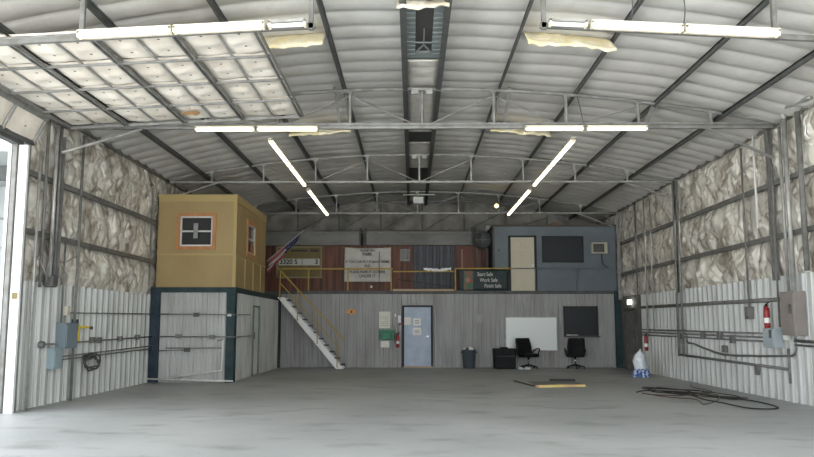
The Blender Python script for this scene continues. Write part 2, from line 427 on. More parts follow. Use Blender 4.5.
def chord_z(x): return 6.08-.66*(x/XW)**2
def truss(y, r, heavy, where, m, kn, zc=5.32):
    t = thing('roof_truss', (0,y,zc), 'arched steel roof truss with vertical struts, %s' % where, 'roof truss', 'roof trusses')
    if heavy:
        b = B()
        for dz in (0,.075): b.box(-6.82,6.9,y-.04,y+.04,zc+dz-.03,zc+dz+.012)
        b.box(-6.82,6.9,y+.005,y+.02,zc,zc+.075)
        b.build('bottom_chord', m, t)
    else: tb([(-6.82,y,zc),(6.9,y,zc)], r, 6).build('bottom_chord', m, t)
    tb([(x*.1, y, chord_z(x*.1)) for x in [-68]+[-66+i*6 for i in range(23)]+[69]], r*.85, 6).build('top_chord', m, t)
    for k in range(-4,5):
        x = 1.42*k; tb([(x,y,zc),(x,y,chord_z(x))], r*.8, 6).build('strut', m, t)
        g = B(); g.box(x-.06,x+.06,y-.02,y+.02,chord_z(x)-.06,chord_z(x)+.03); g.build('gusset', m, t)
    for s in (-1,1):
        tb([(0,y+.02,zc),(s*1.42,y+.02,chord_z(1.42)-.1)], r*.35, 5).build('diagonal', m, t)
        tb([(s*2.84,y+.02,zc),(s*1.42,y+.02,chord_z(1.42)-.1)], r*.3, 5).build('diagonal', m, t)
        tb([(s*2.84,y+.02,zc),(s*4.26,y+.02,chord_z(4.26)-.1)], r*.3, 5).build('diagonal', m, t)
        if not (heavy and s < 0): tb([(s*5.45+(.1 if s > 0 else 0),y,zc),(s*6.6+(.25 if s > 0 else -.15),y,zc-kn)], r*.7, 6).build('knee_brace', m, t)
    return t
truss(15.0, .045, True, 'nearest of the full ones', M['steel'], .62, 5.30)
truss(21.0, .036, False, 'in the middle of the hall', M['steel_light'], .44)
truss(27.0, .034, False, 'in line with the mezzanine edge', M['steel_light'], .5)
# last bay: frame at the far end
t = thing('end_truss', (0,29.8,5.0), 'grey zigzag truss against the far insulated wall', 'roof truss')
tb([(-6.6,29.8,5.02),(6.9,29.8,5.02)], .03, 6).build('bottom_chord', M['galv_dull'], t)
for k in range(-3,4):
    x = k*1.6+.2; tb([(x,29.8,5.02),(x,29.8,roof_z(x)-.2)], .025, 6).build('strut', M['galv_dull'], t)
    if k < 3: tb([(x,29.78,5.02),(x+1.6,29.78,roof_z(x+1.6)-.3)], .018, 5).build('diagonal', M['galv_dull'], t)

# partial front beams that carry the first row of lights
for s, w in ((-1,'left'),(1,'right')):
    t = thing('light_beam', (s*3.3,9.62,5.1), 'near ceiling beam at the %s carrying the first row of fluorescent tubes' % w, 'beam')
    b = B(); b.bar((s*(6.9),9.66,4.98),(s*1.45,9.66,5.27),.06,.07); b.build('rail', M['galv_dull'], t)
    for x in (4.46, 1.5):
        b = B(); b.bar((s*x,9.66,5.1+.04*(4.46-x)),(s*x,9.66,roof_z(x)-.06),.06,.06); b.build('hanger', M['galv_dull'], t)

# main frame columns and bracing posts on the walls
def column(x, y, w, d, top, label, m=M['galv_dull'], z0=2.3):
    b = B()
    b.box(x-.012,x+.012,y-d/2,y+d/2,z0,top); b.box(x-w/2,x+w/2,y-d/2,y-d/2+.015,z0,top); b.box(x-w/2,x+w/2,y+d/2-.015,y+d/2,z0,top)
    return tag(b.build('wall_column', m), label, 'column')
column(6.62,15.2,.09,.12,5.3,'grey steel column at the right wall under the nearest full truss')
column(6.66,20.95,.08,.10,5.3,'grey steel column halfway along the right wall', M['steel'])
column(6.62,26.6,.10,.10,5.3,'grey steel column at the far end of the right wall', M['steel_light'])
column(-6.60,14.25,.11,.16,4.95,'grey steel column at the left wall near the open side')
# girts
for x, ys, zs, w in ((6.68,(4.5,27),(3.15,4.2),'right'),(-6.68,(13.15,19.95),(3.05,4.07),'left')):
    for z, h in zip(zs, ('lower','upper')):
        b = B(); b.box(x-.04,x+.04,ys[0],ys[1],z-.045,z+.045)
        tag(b.build('wall_girt', M['galv_dull']), '%s horizontal girt across the crumpled insulation of the %s wall' % (h, w), 'girt', 'wall girts')
# vertical pipes and rails
def pipe(x, y, r, z0, z1, label, m, name='vertical_pipe', cat='pipe'):
    return tag(tb([(x,y,z0),(x,y,z1)], r, 10).build(name, m, smooth=True), label, cat)
pipe(6.55,13.9,.045,1.95,5.3,'bright vertical pipe on the right wall, above the taupe electrical panel', M['steel_light'])
pipe(6.56,14.12,.03,2.05,5.2,'slim vertical conduit beside the bright pipe above taupe panel', M['steel_light'])
pipe(6.58,13.45,.05,2.4,5.3,'vertical pipe nearest the camera on the right wall', M['galv_dull'])
pipe(6.6,15.9,.022,1.8,5.2,'thin vertical conduit rising from the small grey switch box', M['galv_dull'])
pipe(6.6,14.62,.02,1.4,5.2,'thin vertical conduit rising from the grey-blue switch box', M['galv_dull'])
pipe(6.6,19.85,.03,.64,5.3,'vertical conduit pair member in the middle of the right wall, nearer one', M['steel'])
pipe(6.6,20.15,.025,.64,5.3,'vertical conduit pair member in the middle of the right wall, farther one', M['steel'])
pipe(6.6,22.77,.025,1.1,5.3,'slim vertical conduit above the red extinguisher by the far corner', M['steel_light'])
pipe(6.6,22.2,.018,1.2,5.3,'thinnest vertical conduit on the far right wall', M['steel_light'])
pipe(6.6,23.68,.025,2.1,5.3,'vertical conduit above the grey side door at right', M['galv_dull'])
pipe(-6.6,13.22,.025,0,4.5,'slim vertical track rail just inside white jamb post', M['steel_light'], 'door_track', 'rail')
pipe(-6.62,13.5,.03,2.1,5.2,'dull vertical pipe at left wall behind the track rail', M['galv_dull'])
pipe(-6.55,13.7,.035,2.3,5.2,'bright vertical pipe at left wall ending above a dark hoist box', M['steel_light'])
pipe(-6.55,13.86,.03,2.3,5.2,'second pipe dropping to the dark hoist box on left wall', M['galv_dull'])
pipe(-6.6,14.93,.028,0,5.2,'long dark vertical pipe from floor to truss on left wall', M['galv_dull'])
tag(B().rbox(-6.66,-6.48,13.68,13.92,2.12,2.34,.04).build('hoist_box', M['steel_dark']), 'dark rounded hoist box at bottom of the left wall pipes', 'hoist box')
tag(B().tube(smooth_path([(-6.6,13.35,2.6),(-6.5,13.42,2.35),(-6.5,13.5,2.2),(-6.55,13.6,2.45),(-6.5,13.68,2.8),(-6.52,13.6,3.1)]), .012).build('loose_cable', M['galv_dull']), 'loose grey cable looping beside the hoist box', 'cable')
column(-6.68,19.7,.05,.06,4.95,'pale steel post on left wall beside the yellow office', M['steel_light'])
# knee brace at left near truss
struct(bx(-6.98,-6.84,13.1,13.3,0,5.0).build('trim_7', M['steel']))
tag(tb([(-5.5,14.9,5.25),(-6.68,14.1,4.60)], .03).build('knee_rod', M['steel_light']), 'light steel rod bracing the nearest truss to left wall', 'brace')
pipe(6.45,14.98,.022,3.35,5.25,'pale short rod hanging from the nearest truss beside right column', M['white_pipe'])

# right upper duct elbow
tag(B().tube(smooth_path([(6.55,13.9,5.3),(6.5,13.85,5.42),(6.45,13.6,5.44),(6.5,12.8,5.38)]), .045, 10).build('pipe_elbow', M['steel_light'], smooth=True), 'galvanised pipe elbow at top of right wall by nearest truss', 'pipe')

# short triangular drop brackets beside struts of nearest truss
for s, w in ((-1,'left'),(1,'right')):
    b = B(); b.bar((s*1.75,15.15,roof_z(1.6)-.12),(s*1.62,15.1,5.36),.05,.09); b.bar((s*1.55,15.15,roof_z(1.6)-.12),(s*1.42,15.1,5.36),.04,.04)
    tag(b.build('hanger_bracket', M['galv_dull']), 'dark angled hanger bracket on the nearest truss, %s of centre' % w, 'bracket')
for s, w in ((1,'right'),):
    b = B(); b.bar((s*4.62,15.1,roof_z(4.6)-.12),(s*4.4,15.1,5.36),.05,.09)
    tag(b.build('hanger_bracket', M['galv_dull']), 'dark hanger bracket far out on the right half of the nearest truss', 'bracket')

# ridge strip: pads, gaps, vent
def rz(x=0): return roof_z(x)-.10
for y0, y1, w in ((13.5,18.7,'nearest'),(19.8,23.2,'middle'),(25.2,26.8,'farthest')):
    def pf(u, v, y0=y0, y1=y1):
        x = -.3+.6*u; y = y0+(y1-y0)*v; f = (y/.58) % 1
        return (x, y, rz()-.04-.03*math.sin(PI*f)**.6)
    tag(B().grid(6,int((y1-y0)/.06),pf).build('ridge_pad', M['ridge_quilt'], smooth=True, solid=.03), 'pale quilted insulation strip along the ridge, %s of the three' % w, 'insulation', 'ridge insulation strips')
for y0, y1, w in ((18.7,19.8,'nearer'),(23.2,25.2,'farther')):
    tag(bx(-.31,.31,y0,y1,rz()-.07,rz()-.03).build('ridge_sheet', M['hollow']), 'dark bare ridge panel between pale strips, %s one' % w, 'panel')
t = thing('ridge_vent', (0,12.2,rz()), 'blue grey ribbed ridge vent panel with dark rectangular throat', 'roof vent')
b = B(); b.box(-.31,-.14,10.9,13.4,rz()-.07,rz()-.04); b.box(.14,.31,10.9,13.4,rz()-.07,rz()-.04); b.box(-.14,.14,13.1,13.4,rz()-.07,rz()-.04)
for k in range(12): b.box(-.31,-.14,10.95+k*.2,11.0+k*.2,rz()-.085,rz()-.07); b.box(.14,.31,10.95+k*.2,11.0+k*.2,rz()-.085,rz()-.07)
b.build('ribbed_panel', M['ridge_metal'], t)
bx(-.14,.14,10.9,13.1,rz()-.04,rz()-.02).build('throat', M['hollow'], t)
b = B(); b.bar((0,12.0,rz()-.08),(0,12.7,rz()-.08),.02,.02); b.bar((-.13,13.05,rz()-.08),(0,12.7,rz()-.08),.03,.02); b.bar((.13,13.05,rz()-.08),(0,12.7,rz()-.08),.03,.02)
b.bar((-.14,12.6,rz()-.08),(.14,12.6,rz()-.08),.03,.02); b.build('linkage', M['ridge_metal'], t)
def torn(name, x0, x1, y, z, h, label, m, amp=.08, up=.34, run=.7):
    def fn(u, v):
        x = x0+(x1-x0)*u
        w = noise.noise((x*3,v*2,y)); edge = h*(1+.5*noise.noise((x*5,7,y)))
        return (x, y+run*(1-v)+amp*w*v, roof_z(x)-.06-(up+edge)*v**1.5+.03*noise.noise((x*9,v*5,y)))
    return tag(B().grid(30,8,fn).build(name, m, smooth=True, solid=.03), label, 'insulation')
torn('torn_insulation', -.42, .34, 10.75, 6.2, .14, 'crumpled white insulation hanging from the ridge at top of view', M['torn_white'], .1, .14, .4)
torn('torn_insulation', -2.95, -1.6, 11.7, 6, .08, 'torn yellow insulation edge above the near left light row', M['torn'])
torn('torn_insulation', 1.62, 2.98, 11.7, 6, .08, 'torn yellow insulation edge above the near right light row', M['torn'])
torn('torn_insulation', -3.0, -1.6, 17.4, 6, .05, 'torn yellow insulation edge behind the second light row at left', M['torn'])
torn('torn_insulation', 1.6, 2.98, 17.4, 6, .05, 'torn yellow insulation edge behind the second light row at right', M['torn'])

# white lamp boxes and crossbars near the ridge
t = thing('ridge_lamp', (0,26.8,5.6), 'white box lamp on a crossbar under the ridge at far truss', 'lamp')
B().rbox(-.16,.2,26.65,26.85,5.62,5.85,.03).build('housing', M['white'], t)
tb([(-.5,26.7,5.92),(.6,26.7,5.92)], .02).build('crossbar', M['white_pipe'], t)
for y, w in ((14.9,'nearest'),(20.9,'middle')):
    t = thing('ridge_clamp', (0,y,6.0), 'small pale twin clamp on the ridge strut of the %s truss' % w, 'clamp')
    for s in (-1,1): B().rbox(s*.14-.07,s*.14+.07,y-.08,y,5.93,6.03,.02).build('jaw', M['steel_light'], t)
    bx(-.2,.2,y-.06,y-.02,6.02,6.05).build('bar', M['steel_light'], t)
t = thing('flood_lamp', (2.7,26.85,5.4), 'small glowing yellow flood lamp hanging from the far truss', 'lamp')
B().lathe([(.05,0),(.07,-.05),(.09,-.14)], (2.72,26.8,5.52), 12, 'y').build('lamp_shade', M['steel_dark'], t)
B().lathe([(.0,-.13),(.04,-.12),(.06,-.16),(.03,-.19)], (2.72,26.8,5.52), 12, 'y').build('bulb', M['bulb'], t)

# ------------------------------------------------------------------ fluorescent fixtures
def fixture(p0, p1, z, lit, label, drop=0, w=.12):
    p0 = Vector(p0); p1 = Vector(p1); d = (p1-p0).normalized(); sd = d.cross(Vector((0,0,1))).normalized()
    t = thing('fluorescent_light', (p0+p1)/2, label, 'light fixture', 'fluorescent lights')
    B().bar(p0, p1, w, .04).build('channel', M['fixture'] if lit else M['steel_light'], t)
    for s in (-1,1):
        a = p0+sd*s*w*.27+Vector((0,0,-.045))+d*.03; b = p1+sd*s*w*.27+Vector((0,0,-.045))-d*.03
        B().tube([a,b], .019, 8).build('tube', M['tube'] if lit else M['tube_dead'], t)
    for p in (p0+d*.015, p1-d*.015):
        B().bar(p+Vector((0,0,-.035))-d*.015, p+Vector((0,0,-.035))+d*.015, w, .08).build('end_cap', M['fixture'], t)
    return t
def bz(x): return 5.27-.052*(abs(x)-1.45)+.03
for s, w in ((-1,'left'),(1,'right')):
    for a, b, lit, q in ((4.46,3.27,1,'outer lit one'),(3.24,2.08,1,'inner lit one'),(2.03,1.55,0,'short unlit one nearest the ridge')):
        fixture((s*a,9.55,bz(a)),(s*b,9.55,bz(b)),0,lit,'fluorescent fixture on the near %s beam, %s' % (w,q), w=.10)
for a, b, q in ((-4.43,-3.26,'outer left'),(-3.22,-2.03,'inner left'),(2.0,3.15,'inner right'),(3.19,4.38,'outer right')):
    fixture((a,14.86,5.27),(b,14.86,5.27),0,1,'lit fluorescent fixture on the nearest full truss, %s' % q, w=.11)
for x, w in ((-3.1,'left'),(3.1,'right')):
    for y0, y1, q in ((15.6,18.1,'nearest'),(18.15,20.75,'second'),(21.5,23.9,'third'),(23.95,26.4,'farthest')):
        fixture((x,y0,5.22),(x,y1,5.22),0,1,'lit fluorescent fixture running front to back at %s, %s of its row' % (w,q), w=.085)
for x, y, w in ((2.6,9.6,'inner'),(3.27,9.6,'outer'),):
    tag(B().tube(smooth_path([(x,y,bz(x)+.03),(x+.03,y,bz(x)+.3),(x-.04,y,roof_z(x)-.15)]), .008, 5).build('lamp_wire', M['steel_dark']), 'thin dark wire rising from the near right light row, %s one' % w, 'wire')
tag(tb([(3.15,14.9,5.35),(3.12,14.95,5.6),(3.05,15,6.0)], .01, 5).build('lamp_wire', M['steel_dark']), 'thin dark wire above the nearest truss at right', 'wire')

# ------------------------------------------------------------------ raised overhead door at left
t = thing('overhead_door', (-4.3,12,5.0), 'raised overhead door with quilted insulation panels in a grey frame at upper left', 'overhead door')
LX = [-6.6,-5.52,-4.43,-3.34,-2.25]; LY = [9.78,10.9,12.0,13.1,14.2]
def lz(x): return 5.33+(x+2.25)*.05
k = 0
for i in range(4):
    for j in range(4):
        x0, x1, y0, y1 = LX[i], LX[i+1], LY[j], LY[j+1]
        def pf(u, v, x0=x0,x1=x1,y0=y0,y1=y1):
            x = x0+.03+(x1-x0-.06)*u; y = y0+.03+(y1-y0-.06)*v
            e = (math.sin(PI*u)*math.sin(PI*v))**.35
            pin = min(math.hypot((u-a)*1.0,(v-b)*1.0) for a in (.25,.75) for b in (.3,.72))
            d = .07*e*min(1,.35+pin*3) + .02*noise.noise((x*3,y*3,2))
            d *= .35+.65*min(1,abs(u-.5)*8)
            return (x, y, lz(x)+.05-d)
        pb = B().grid(16,16,pf); pb.f = [tuple(reversed(f)) for f in pb.f]
        p = pb.build('insulation_pad', M['pad_quilt'], t, smooth=True, solid=.006)
        for a in (.25,.75):
            for b_ in (.3,.72):
                B().lathe([(.02,-.012),(.02,.0)], Vector(pf(a,b_)), 8).build('fastener', M['pad_dot'], p)
for x in LX:
    b = B()
    for dx in (-.04,.025): b.bar((x+dx,LY[0],lz(x)-.02),(x+dx,LY[-1],lz(x)-.02),.018,.055)
    b.build('stile', M['steel'], t)
for j in range(4):
    xm = (LX[j]+LX[j+1])/2; B().bar((xm,LY[0],lz(xm)-.0),(xm,LY[-1],lz(xm)-.0),.03,.03).build('mid_rib', M['steel_light'], t)
for j, y in enumerate(LY):
    B().bar((LX[0],y,lz(LX[0])-.02),(LX[-1],y,lz(LX[-1])-.02),.035,.05 if j in (0,4) else .035).build('rail', M['steel'], t)
# torn hole showing brown backing
def hole(u, v):
    a = 2*PI*u; r = (.13+.05*noise.noise((math.cos(a),math.sin(a),5)))*v
    return (-4.15+r*1.3*math.cos(a), 13.55+r*math.sin(a), lz(-4.15)-.045+.02*noise.noise((u*5,v*5,1)))
h = B().grid(20,4,hole).build('torn_patch', mat('brown_backing',(.34,.2,.09),.9), t, solid=.004); h['label'] = 'torn brown patch'
# drooping outer flap
t = thing('door_flap', (-6.55,12,4.6), 'narrow quilted flap sloping down outside the raised overhead door', 'door flap')
FX0, FZ0, FX1, FZ1 = -6.62, 5.05, -6.84, 4.62
for j in range(4):
    y0, y1 = 9.2+j*1.04, 9.2+(j+1)*1.04-.05
    def pf(u, v, y0=y0,y1=y1):
        e = (math.sin(PI*u)*math.sin(PI*v))**.35
        x = FX0+(FX1-FX0)*u; return (x, y0+(y1-y0)*v, FZ0+(FZ1-FZ0)*u-.05*e+.02*noise.noise((x*4,v*3,j)))
    p = B().grid(10,14,pf).build('insulation_pad', M['pad_quilt'], t, smooth=True, solid=.008)
    B().lathe([(.02,-.015),(.02,0)], pf(.5,.5), 8).build('fastener', M['pad_dot'], p)
    B().bar((FX0,y1+.025,FZ0-.02),(FX1,y1+.025,FZ1-.02),.04,.05).build('rib', M['steel_light'], t)
B().bar((FX0,9.2,FZ0+.02),(FX0,13.36,FZ0+.02),.06,.16).build('hinge_rail', M['steel'], t)
B().bar((FX1,9.2,FZ1-.02),(FX1,13.36,FZ1-.02),.05,.07).build('edge_rail', M['steel_dark'], t)

# ------------------------------------------------------------------ back wall of the ground floor
YB = 27.0
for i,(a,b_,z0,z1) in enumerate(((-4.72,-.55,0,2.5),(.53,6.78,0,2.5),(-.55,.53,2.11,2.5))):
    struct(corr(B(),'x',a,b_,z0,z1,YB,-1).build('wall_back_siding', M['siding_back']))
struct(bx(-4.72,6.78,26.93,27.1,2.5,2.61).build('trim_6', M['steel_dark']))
tag(bx(6.76,6.97,26.85,27.08,0,2.6).build('corner_post', M['green_trim']), 'dark green corner post at right end of the back wall', 'post')

# blue entry door
d = thing('door_1', (0,27,0), 'blue grey steel entry door with three papers taped on it', 'door'); d['kind'] = 'structure'
b = B(); b.box(-.53,-.47,26.93,27.05,0,2.11); b.box(.45,.51,26.93,27.05,0,2.11); b.box(-.47,.45,26.93,27.05,2.05,2.11); b.build('door_frame', M['dark_frame'], d)
leaf = bx(-.465,.445,26.96,27.02,.05,2.045).build('door_leaf', M['blue_door'], d)
bx(-.5,.5,26.9,27.03,0,.045).build('threshold', M['light_wood'], d)
b = B(); b.lathe([(.035,-.01),(.035,0)], (.33,26.95,1.04), 12, 'y'); b.lathe([(.012,-.06),(.03,-.055),(.03,-.02),(.012,0)], (.33,26.945,1.04), 12, 'y'); b.build('knob', M['chrome'], leaf)
for x0,x1,z0,z1,w in ((-.47,-.23,1.44,1.70,'plain white paper taped at left edge of blue door'),(-.16,.10,1.42,1.67,'white notice taped to middle of blue door, upper of two'),(-.17,.11,1.10,1.35,'cream notice taped to middle of blue door, lower of two')):
    p = thing('paper_notice', ((x0+x1)/2,26.95,z0), w, 'paper notice')
    bx(x0,x1,26.952,26.957,z0,z1).build('sheet', M['paper'], p)
    if x0 > -.3:
        for q in range(3): bx(x0+.05,x1-.05,26.948,26.952,z0+.06+q*.05,z0+.075+q*.05).build('print_line', M['dark_ink'], p)

# posters and first aid station
p = thing('safety_poster', (-1.14,26.94,1.3), 'large cream poster above the green first aid station', 'poster')
bx(-1.33,-.95,26.945,26.955,1.33,1.90).build('sheet', mat('cream_paper',(.66,.66,.55),.6), p)
for q in range(5): bx(-1.28,-1.0,26.94,26.945,1.42+q*.07,1.435+q*.07).build('print_line', M['steel_light'], p)
B().lathe([(.06,-.003),(.06,0)], (-1.2,26.944,1.62), 14, 'y').build('emblem', M['white'], p)
p = thing('first_aid_station', (-1.05,26.9,.93), 'green emergency wash station box on back wall', 'safety station')
B().rbox(-1.33,-.80,26.80,26.94,.95,1.28,.03).build('case', M['green_sign'], p)
bx(-1.32,-.82,26.79,26.80,1.17,1.21).build('stripe', M['green_dark'], p); bx(-1.32,-1.2,26.79,26.8,.98,1.15).build('side_print', M['green_dark'], p)
B().rbox(-.95,-.86,26.76,26.8,1.0,1.14,.015).build('bottle_hatch', M['green_dark'], p)
tag(bx(-1.27,-.98,26.945,26.955,.68,.90).build('paper_sheet', M['paper']), 'white sheet of paper below the green wash station', 'paper')
tag(bx(-.80,-.75,26.945,26.955,1.72,1.82).build('small_tag', M['paper']), 'tiny white tag right of the cream poster', 'tag')
p = thing('hanging_tag', (-.63,26.93,1.5), 'small white tag with red tip hung left of blue door', 'tag')
B().rbox(-.68,-.58,26.92,26.95,1.52,1.76,.015).build('tag_body', M['white'], p); bx(-.66,-.56,26.92,26.945,1.44,1.50).build('tip', M['red'], p)

def extinguisher(x, y, z, label, axis='y', s=1.):
    t = thing('fire_extinguisher', (x,y,z), label, 'fire extinguisher', 'fire extinguishers'); t['_local'] = 1
    B().lathe([(.045,0),(.055,.02),(.057,.34),(.05,.41),(.025,.43),(.025,.45)], (0,0,0), 16).build('cylinder', M['red'], t, smooth=True)
    b = B(); b.box(-.02,.02,-.02,.02,.45,.49); b.bar((0,0,.49),(.10,0,.52),.025,.012); b.bar((0,0,.47),(.1,0,.465),.025,.012); b.build('valve_handle', M['black_plastic'], t)
    B().tube(smooth_path([(-.02,0,.47),(-.09,0,.44),(-.10,-.01,.3),(-.085,-.02,.12)]), .012, 6).build('hose', M['black_rubber'], t)
    B().lathe([(.0585,.12),(.0585,.22)], (0,0,0), 16).build('paper_label', M['paper'], t)
    return t
e = extinguisher(-.69,26.82,.68,'red fire extinguisher on back wall between green station and blue door')
def ext_copy(x,y,z,label,rz):
    c = copy_tree(e); c.location = (x,y,z); c.rotation_euler = (0,0,rz); c['label'] = label; return c
ext_copy(6.55,15.02,1.36,'red fire extinguisher on right wall above the blue grey switch box',R(-90))
ext_copy(6.48,22.6,.68,'red fire extinguisher at right wall above the white plastic bag',R(-90))

# orange emblem
p = thing('wall_emblem', (-2.28,26.93,1.8), 'small orange winged emblem on the back wall siding', 'emblem')
B().lathe([(.09,-.015),(.09,0)], (-2.28,26.935,1.89), 16, 'y').build('disc', M['orange'], p)
b = B(); b.box(-2.43,-2.35,26.92,26.935,1.84,1.96); b.box(-2.21,-2.13,26.92,26.935,1.84,1.96); b.build('wing', M['orange'], p)
bx(-2.31,-2.25,26.912,26.92,1.85,1.93).build('centre', M['dark_ink'], p)

# faint junction box and line on siding
tag(bx(2.02,2.2,26.93,26.96,1.5,1.78).build('blank_plate', M['siding_back']), 'blank grey cover plate on siding left of whiteboard', 'plate')

# whiteboard, framed dark window
t = thing('whiteboard', (3.88,26.9,.56), 'large blank whiteboard leaning on the back wall behind office chairs', 'whiteboard')
bx(3.02,4.74,26.92,26.94,.58,1.70).build('board', M['whiteboard'], t)
b = B(); b.box(2.99,4.77,26.91,26.95,.56,.59); b.box(2.99,4.77,26.91,26.95,1.69,1.72); b.box(2.99,3.02,26.91,26.95,.56,1.72); b.box(4.74,4.77,26.91,26.95,.56,1.72); b.build('board_frame', M['steel_light'], t)
w = thing('window_1', (5.58,27,1.0), 'dark framed window with a ledge right of the whiteboard', 'window'); w['kind'] = 'structure'
b = B(); b.box(5.0,5.06,26.9,27,1.08,2.08); b.box(6.1,6.16,26.9,27,1.08,2.08); b.box(5.0,6.16,26.9,27,2.02,2.08); b.box(5.0,6.16,26.9,27,1.08,1.14); b.build('window_frame', M['dark_frame'], w)
bx(5.06,6.1,26.93,26.96,1.14,2.02).build('pane', M['dark_pane'], w)
bx(4.98,6.2,26.78,26.95,1.03,1.08).build('sill', M['steel_dark'], w)
tag(bx(5.06,5.45,26.8,26.88,1.082,1.12).build('marker_tray', M['steel_light']), 'pale strip lying on the dark window ledge', 'strip')

# trash can
t = thing('trash_can', (1.71,26.5,0), 'grey blue trash can full of litter by back wall', 'trash can')
B().lathe([(.19,0),(.2,.02),(.235,.56),(.25,.58),(.25,.62),(.235,.62),(.225,.5)], (1.71,26.5,0), 20).build('can', M['bin'], t, smooth=True)
for a in (-1,1): B().rbox(1.71+a*.25-.03,1.71+a*.25+.03,26.45,26.55,.5,.56,.012).build('grip', M['bin'], t)
for k in range(6):
    a = k*1.05; q = Vector((1.71+.13*math.cos(a),26.5+.13*math.sin(a),.62))
    b = B().lathe([(.02,-.06),(.07,-.03),(.08,.0),(.05,.05),(.01,.07)], q, 7)
    b.v = [p+Vector((noise.noise(p*9)*.05,noise.noise(p*8)*.05,noise.noise(p*11)*.05)) for p in b.v]
    tag(b.build('crumpled_litter', M['paper'] if k%2 else M['bin']), 'crumpled litter in the grey blue trash can', 'litter', 'litter in the trash can')

# black storage chest
t = thing('storage_chest', (2.9,26.45,0), 'black plastic storage chest against the back wall left of chairs', 'storage chest')
B().rbox(2.54,3.24,26.2,26.7,0,.42,.03).build('lower_bin', M['black_plastic'], t)
B().rbox(2.52,3.26,26.18,26.72,.43,.66,.03).build('lid', M['black_plastic'], t)
bx(2.6,3.2,26.165,26.18,.405,.425).build('seam_strip', M['steel_dark'], t)
B().rbox(2.75,3.0,26.25,26.6,.66,.70,.015).build('lid_handle', M['black_plastic'], t)

# office chairs (local coordinates, facing -y)
def office_chair(label):
    t = thing('office_chair', (0,0,0), label, 'office chair', 'office chairs'); t['_local'] = 1
    def cushion(x0,x1,y0,y1,z0,z1,th,bow):
        def fn(u, v): pass
    B().rbox(-.28,.28,-.26,.24,.38,.50,.06,5).build('seat', M['black_leather'], t, smooth=True)
    def bf(u, v):
        a = u*2-1; x = .29*a*(1-.14*v**3); z = .46+.54*v
        return (x, .22+.13*v-.04*(1-a*a)+.03*math.sin(v*9)*.3, z)
    b = B().grid(10,14,bf).build('backrest', M['black_leather'], t, smooth=True, solid=.09)
    for k in range(3):
        z = .62+k*.14; B().tube([(-.22,.15+.02*k,z),(0,.12+.025*k,z),(.22,.15+.02*k,z)], .008, 5).build('seam', M['black_plastic'], b)
    for s in (-1,1):
        B().tube(smooth_path([(s*.26,.16,.46),(s*.32,.12,.6),(s*.32,-.12,.66),(s*.30,-.2,.62),(s*.27,-.14,.46)]), .022, 8).build('armrest', M['black_plastic'], t, smooth=True)
    B().tube([(0,0,.1),(0,0,.42)], .03, 12).build('gas_column', M['chrome'], t, smooth=True)
    for k in range(5):
        a = R(72*k+18); l = B().tube([(0,0,.13),(.3*math.cos(a),.3*math.sin(a),.07)], [.035,.018], 8).build('base_arm', M['black_plastic'], t)
        B().lathe([(.028,-.02),(.028,.02)], (.3*math.cos(a),.3*math.sin(a),.03), 10, 'x').build('caster', M['black_plastic'], l)
    return t
ch = office_chair('black leather office chair turned sideways in front of the whiteboard, left one')
ch.location = (3.66,26.2,0); ch.rotation_euler = (0,0,R(28))
c2 = copy_tree(ch); c2.location = (5.22,26.3,0); c2.rotation_euler = (0,0,R(178)); c2['label'] = 'black office chair seen from behind at right end of whiteboard, right one'
t = thing('white_rag', (3.4,25.72,0), 'pair of small white scraps on the floor in front of left office chair base', 'rags')
for dx in (-.07,.14):
    b = B().lathe([(.08,0),(.11,.03),(.08,.07),(.02,.09)], (3.40+dx,25.72,0), 9); b.v = [p+Vector((noise.noise(p*9)*.04,noise.noise(p*7)*.04,0)) for p in b.v]; b.build('scrap', M['bag_white'], t, smooth=True)

# floor grate / board
t = thing('floor_plate', (3.3,18.9,0), 'flat dark mat on the floor with a yellow board along its near edge', 'floor plate')
bx(2.75,3.95,18.9,20.3,0,.012).build('mat', mat('grey_mat',(.17,.17,.155),.7,c2=(.22,.22,.2),scale=3), t)
B().bar((2.42,20.3,.02),(2.66,18.7,.02),.06,.03).build('edge_strip', M['brown_rubber'], t)
B().bar((2.72,18.5,.025),(3.87,18.75,.025),.14,.05).build('board', mat('yellow_board',(.80,.68,.22),.6,c2=(.62,.38,.22),scale=2.5), t)
tag(B().bar((3.35,20.5,.03),(4.0,20.45,.03),.05,.05).build('rubber_strip', M['black_rubber']), 'black rubber strip lying behind the dark floor mat', 'strip')

# ------------------------------------------------------------------ cables on floor right
def cable(pts, r, label, m=M['black_rubber']):
    return tag(B().tube(smooth_path([(x,y,r+.004+zz) for x,y,zz in pts], 8), r, 6).build('power_cable', m, smooth=True), label, 'cable', 'cables on the floor')
cable([(4.6,17.0,0),(4.9,17.4,0),(5.3,17.2,0),(5.6,16.5,.02),(5.9,15.6,.02),(6.25,15.0,0),(6.2,14.0,0),(5.95,13.65,0),(5.6,13.8,0),(5.4,14.4,.03),(5.35,15.2,.02),(5.4,16.2,.03),(5.2,16.8,0)], .013, 'long black cable whose wide loop reaches nearest the camera by right wall')
rng = random.Random(3); pts = []
for k in range(26):
    a = k*.62; rr = .35+.65*rng.random(); pts.append((5.45+rr*.75*math.cos(a)+.1*rng.random(), 16.4+rr*1.5*math.sin(a*.93)+.15*rng.random(), .035*rng.random()+.01*(k%4)))
cable(pts, .010, 'tightly tangled black cable in the middle of the floor pile')
cable([(4.75,16.4,0),(5.0,15.9,.03),(5.4,15.9,.05),(5.9,16.6,.02),(6.3,17.3,0),(6.3,18.4,0),(6.6,19.4,0)], .010, 'brown cable leading from the pile toward the right wall', M['brown_rubber'])
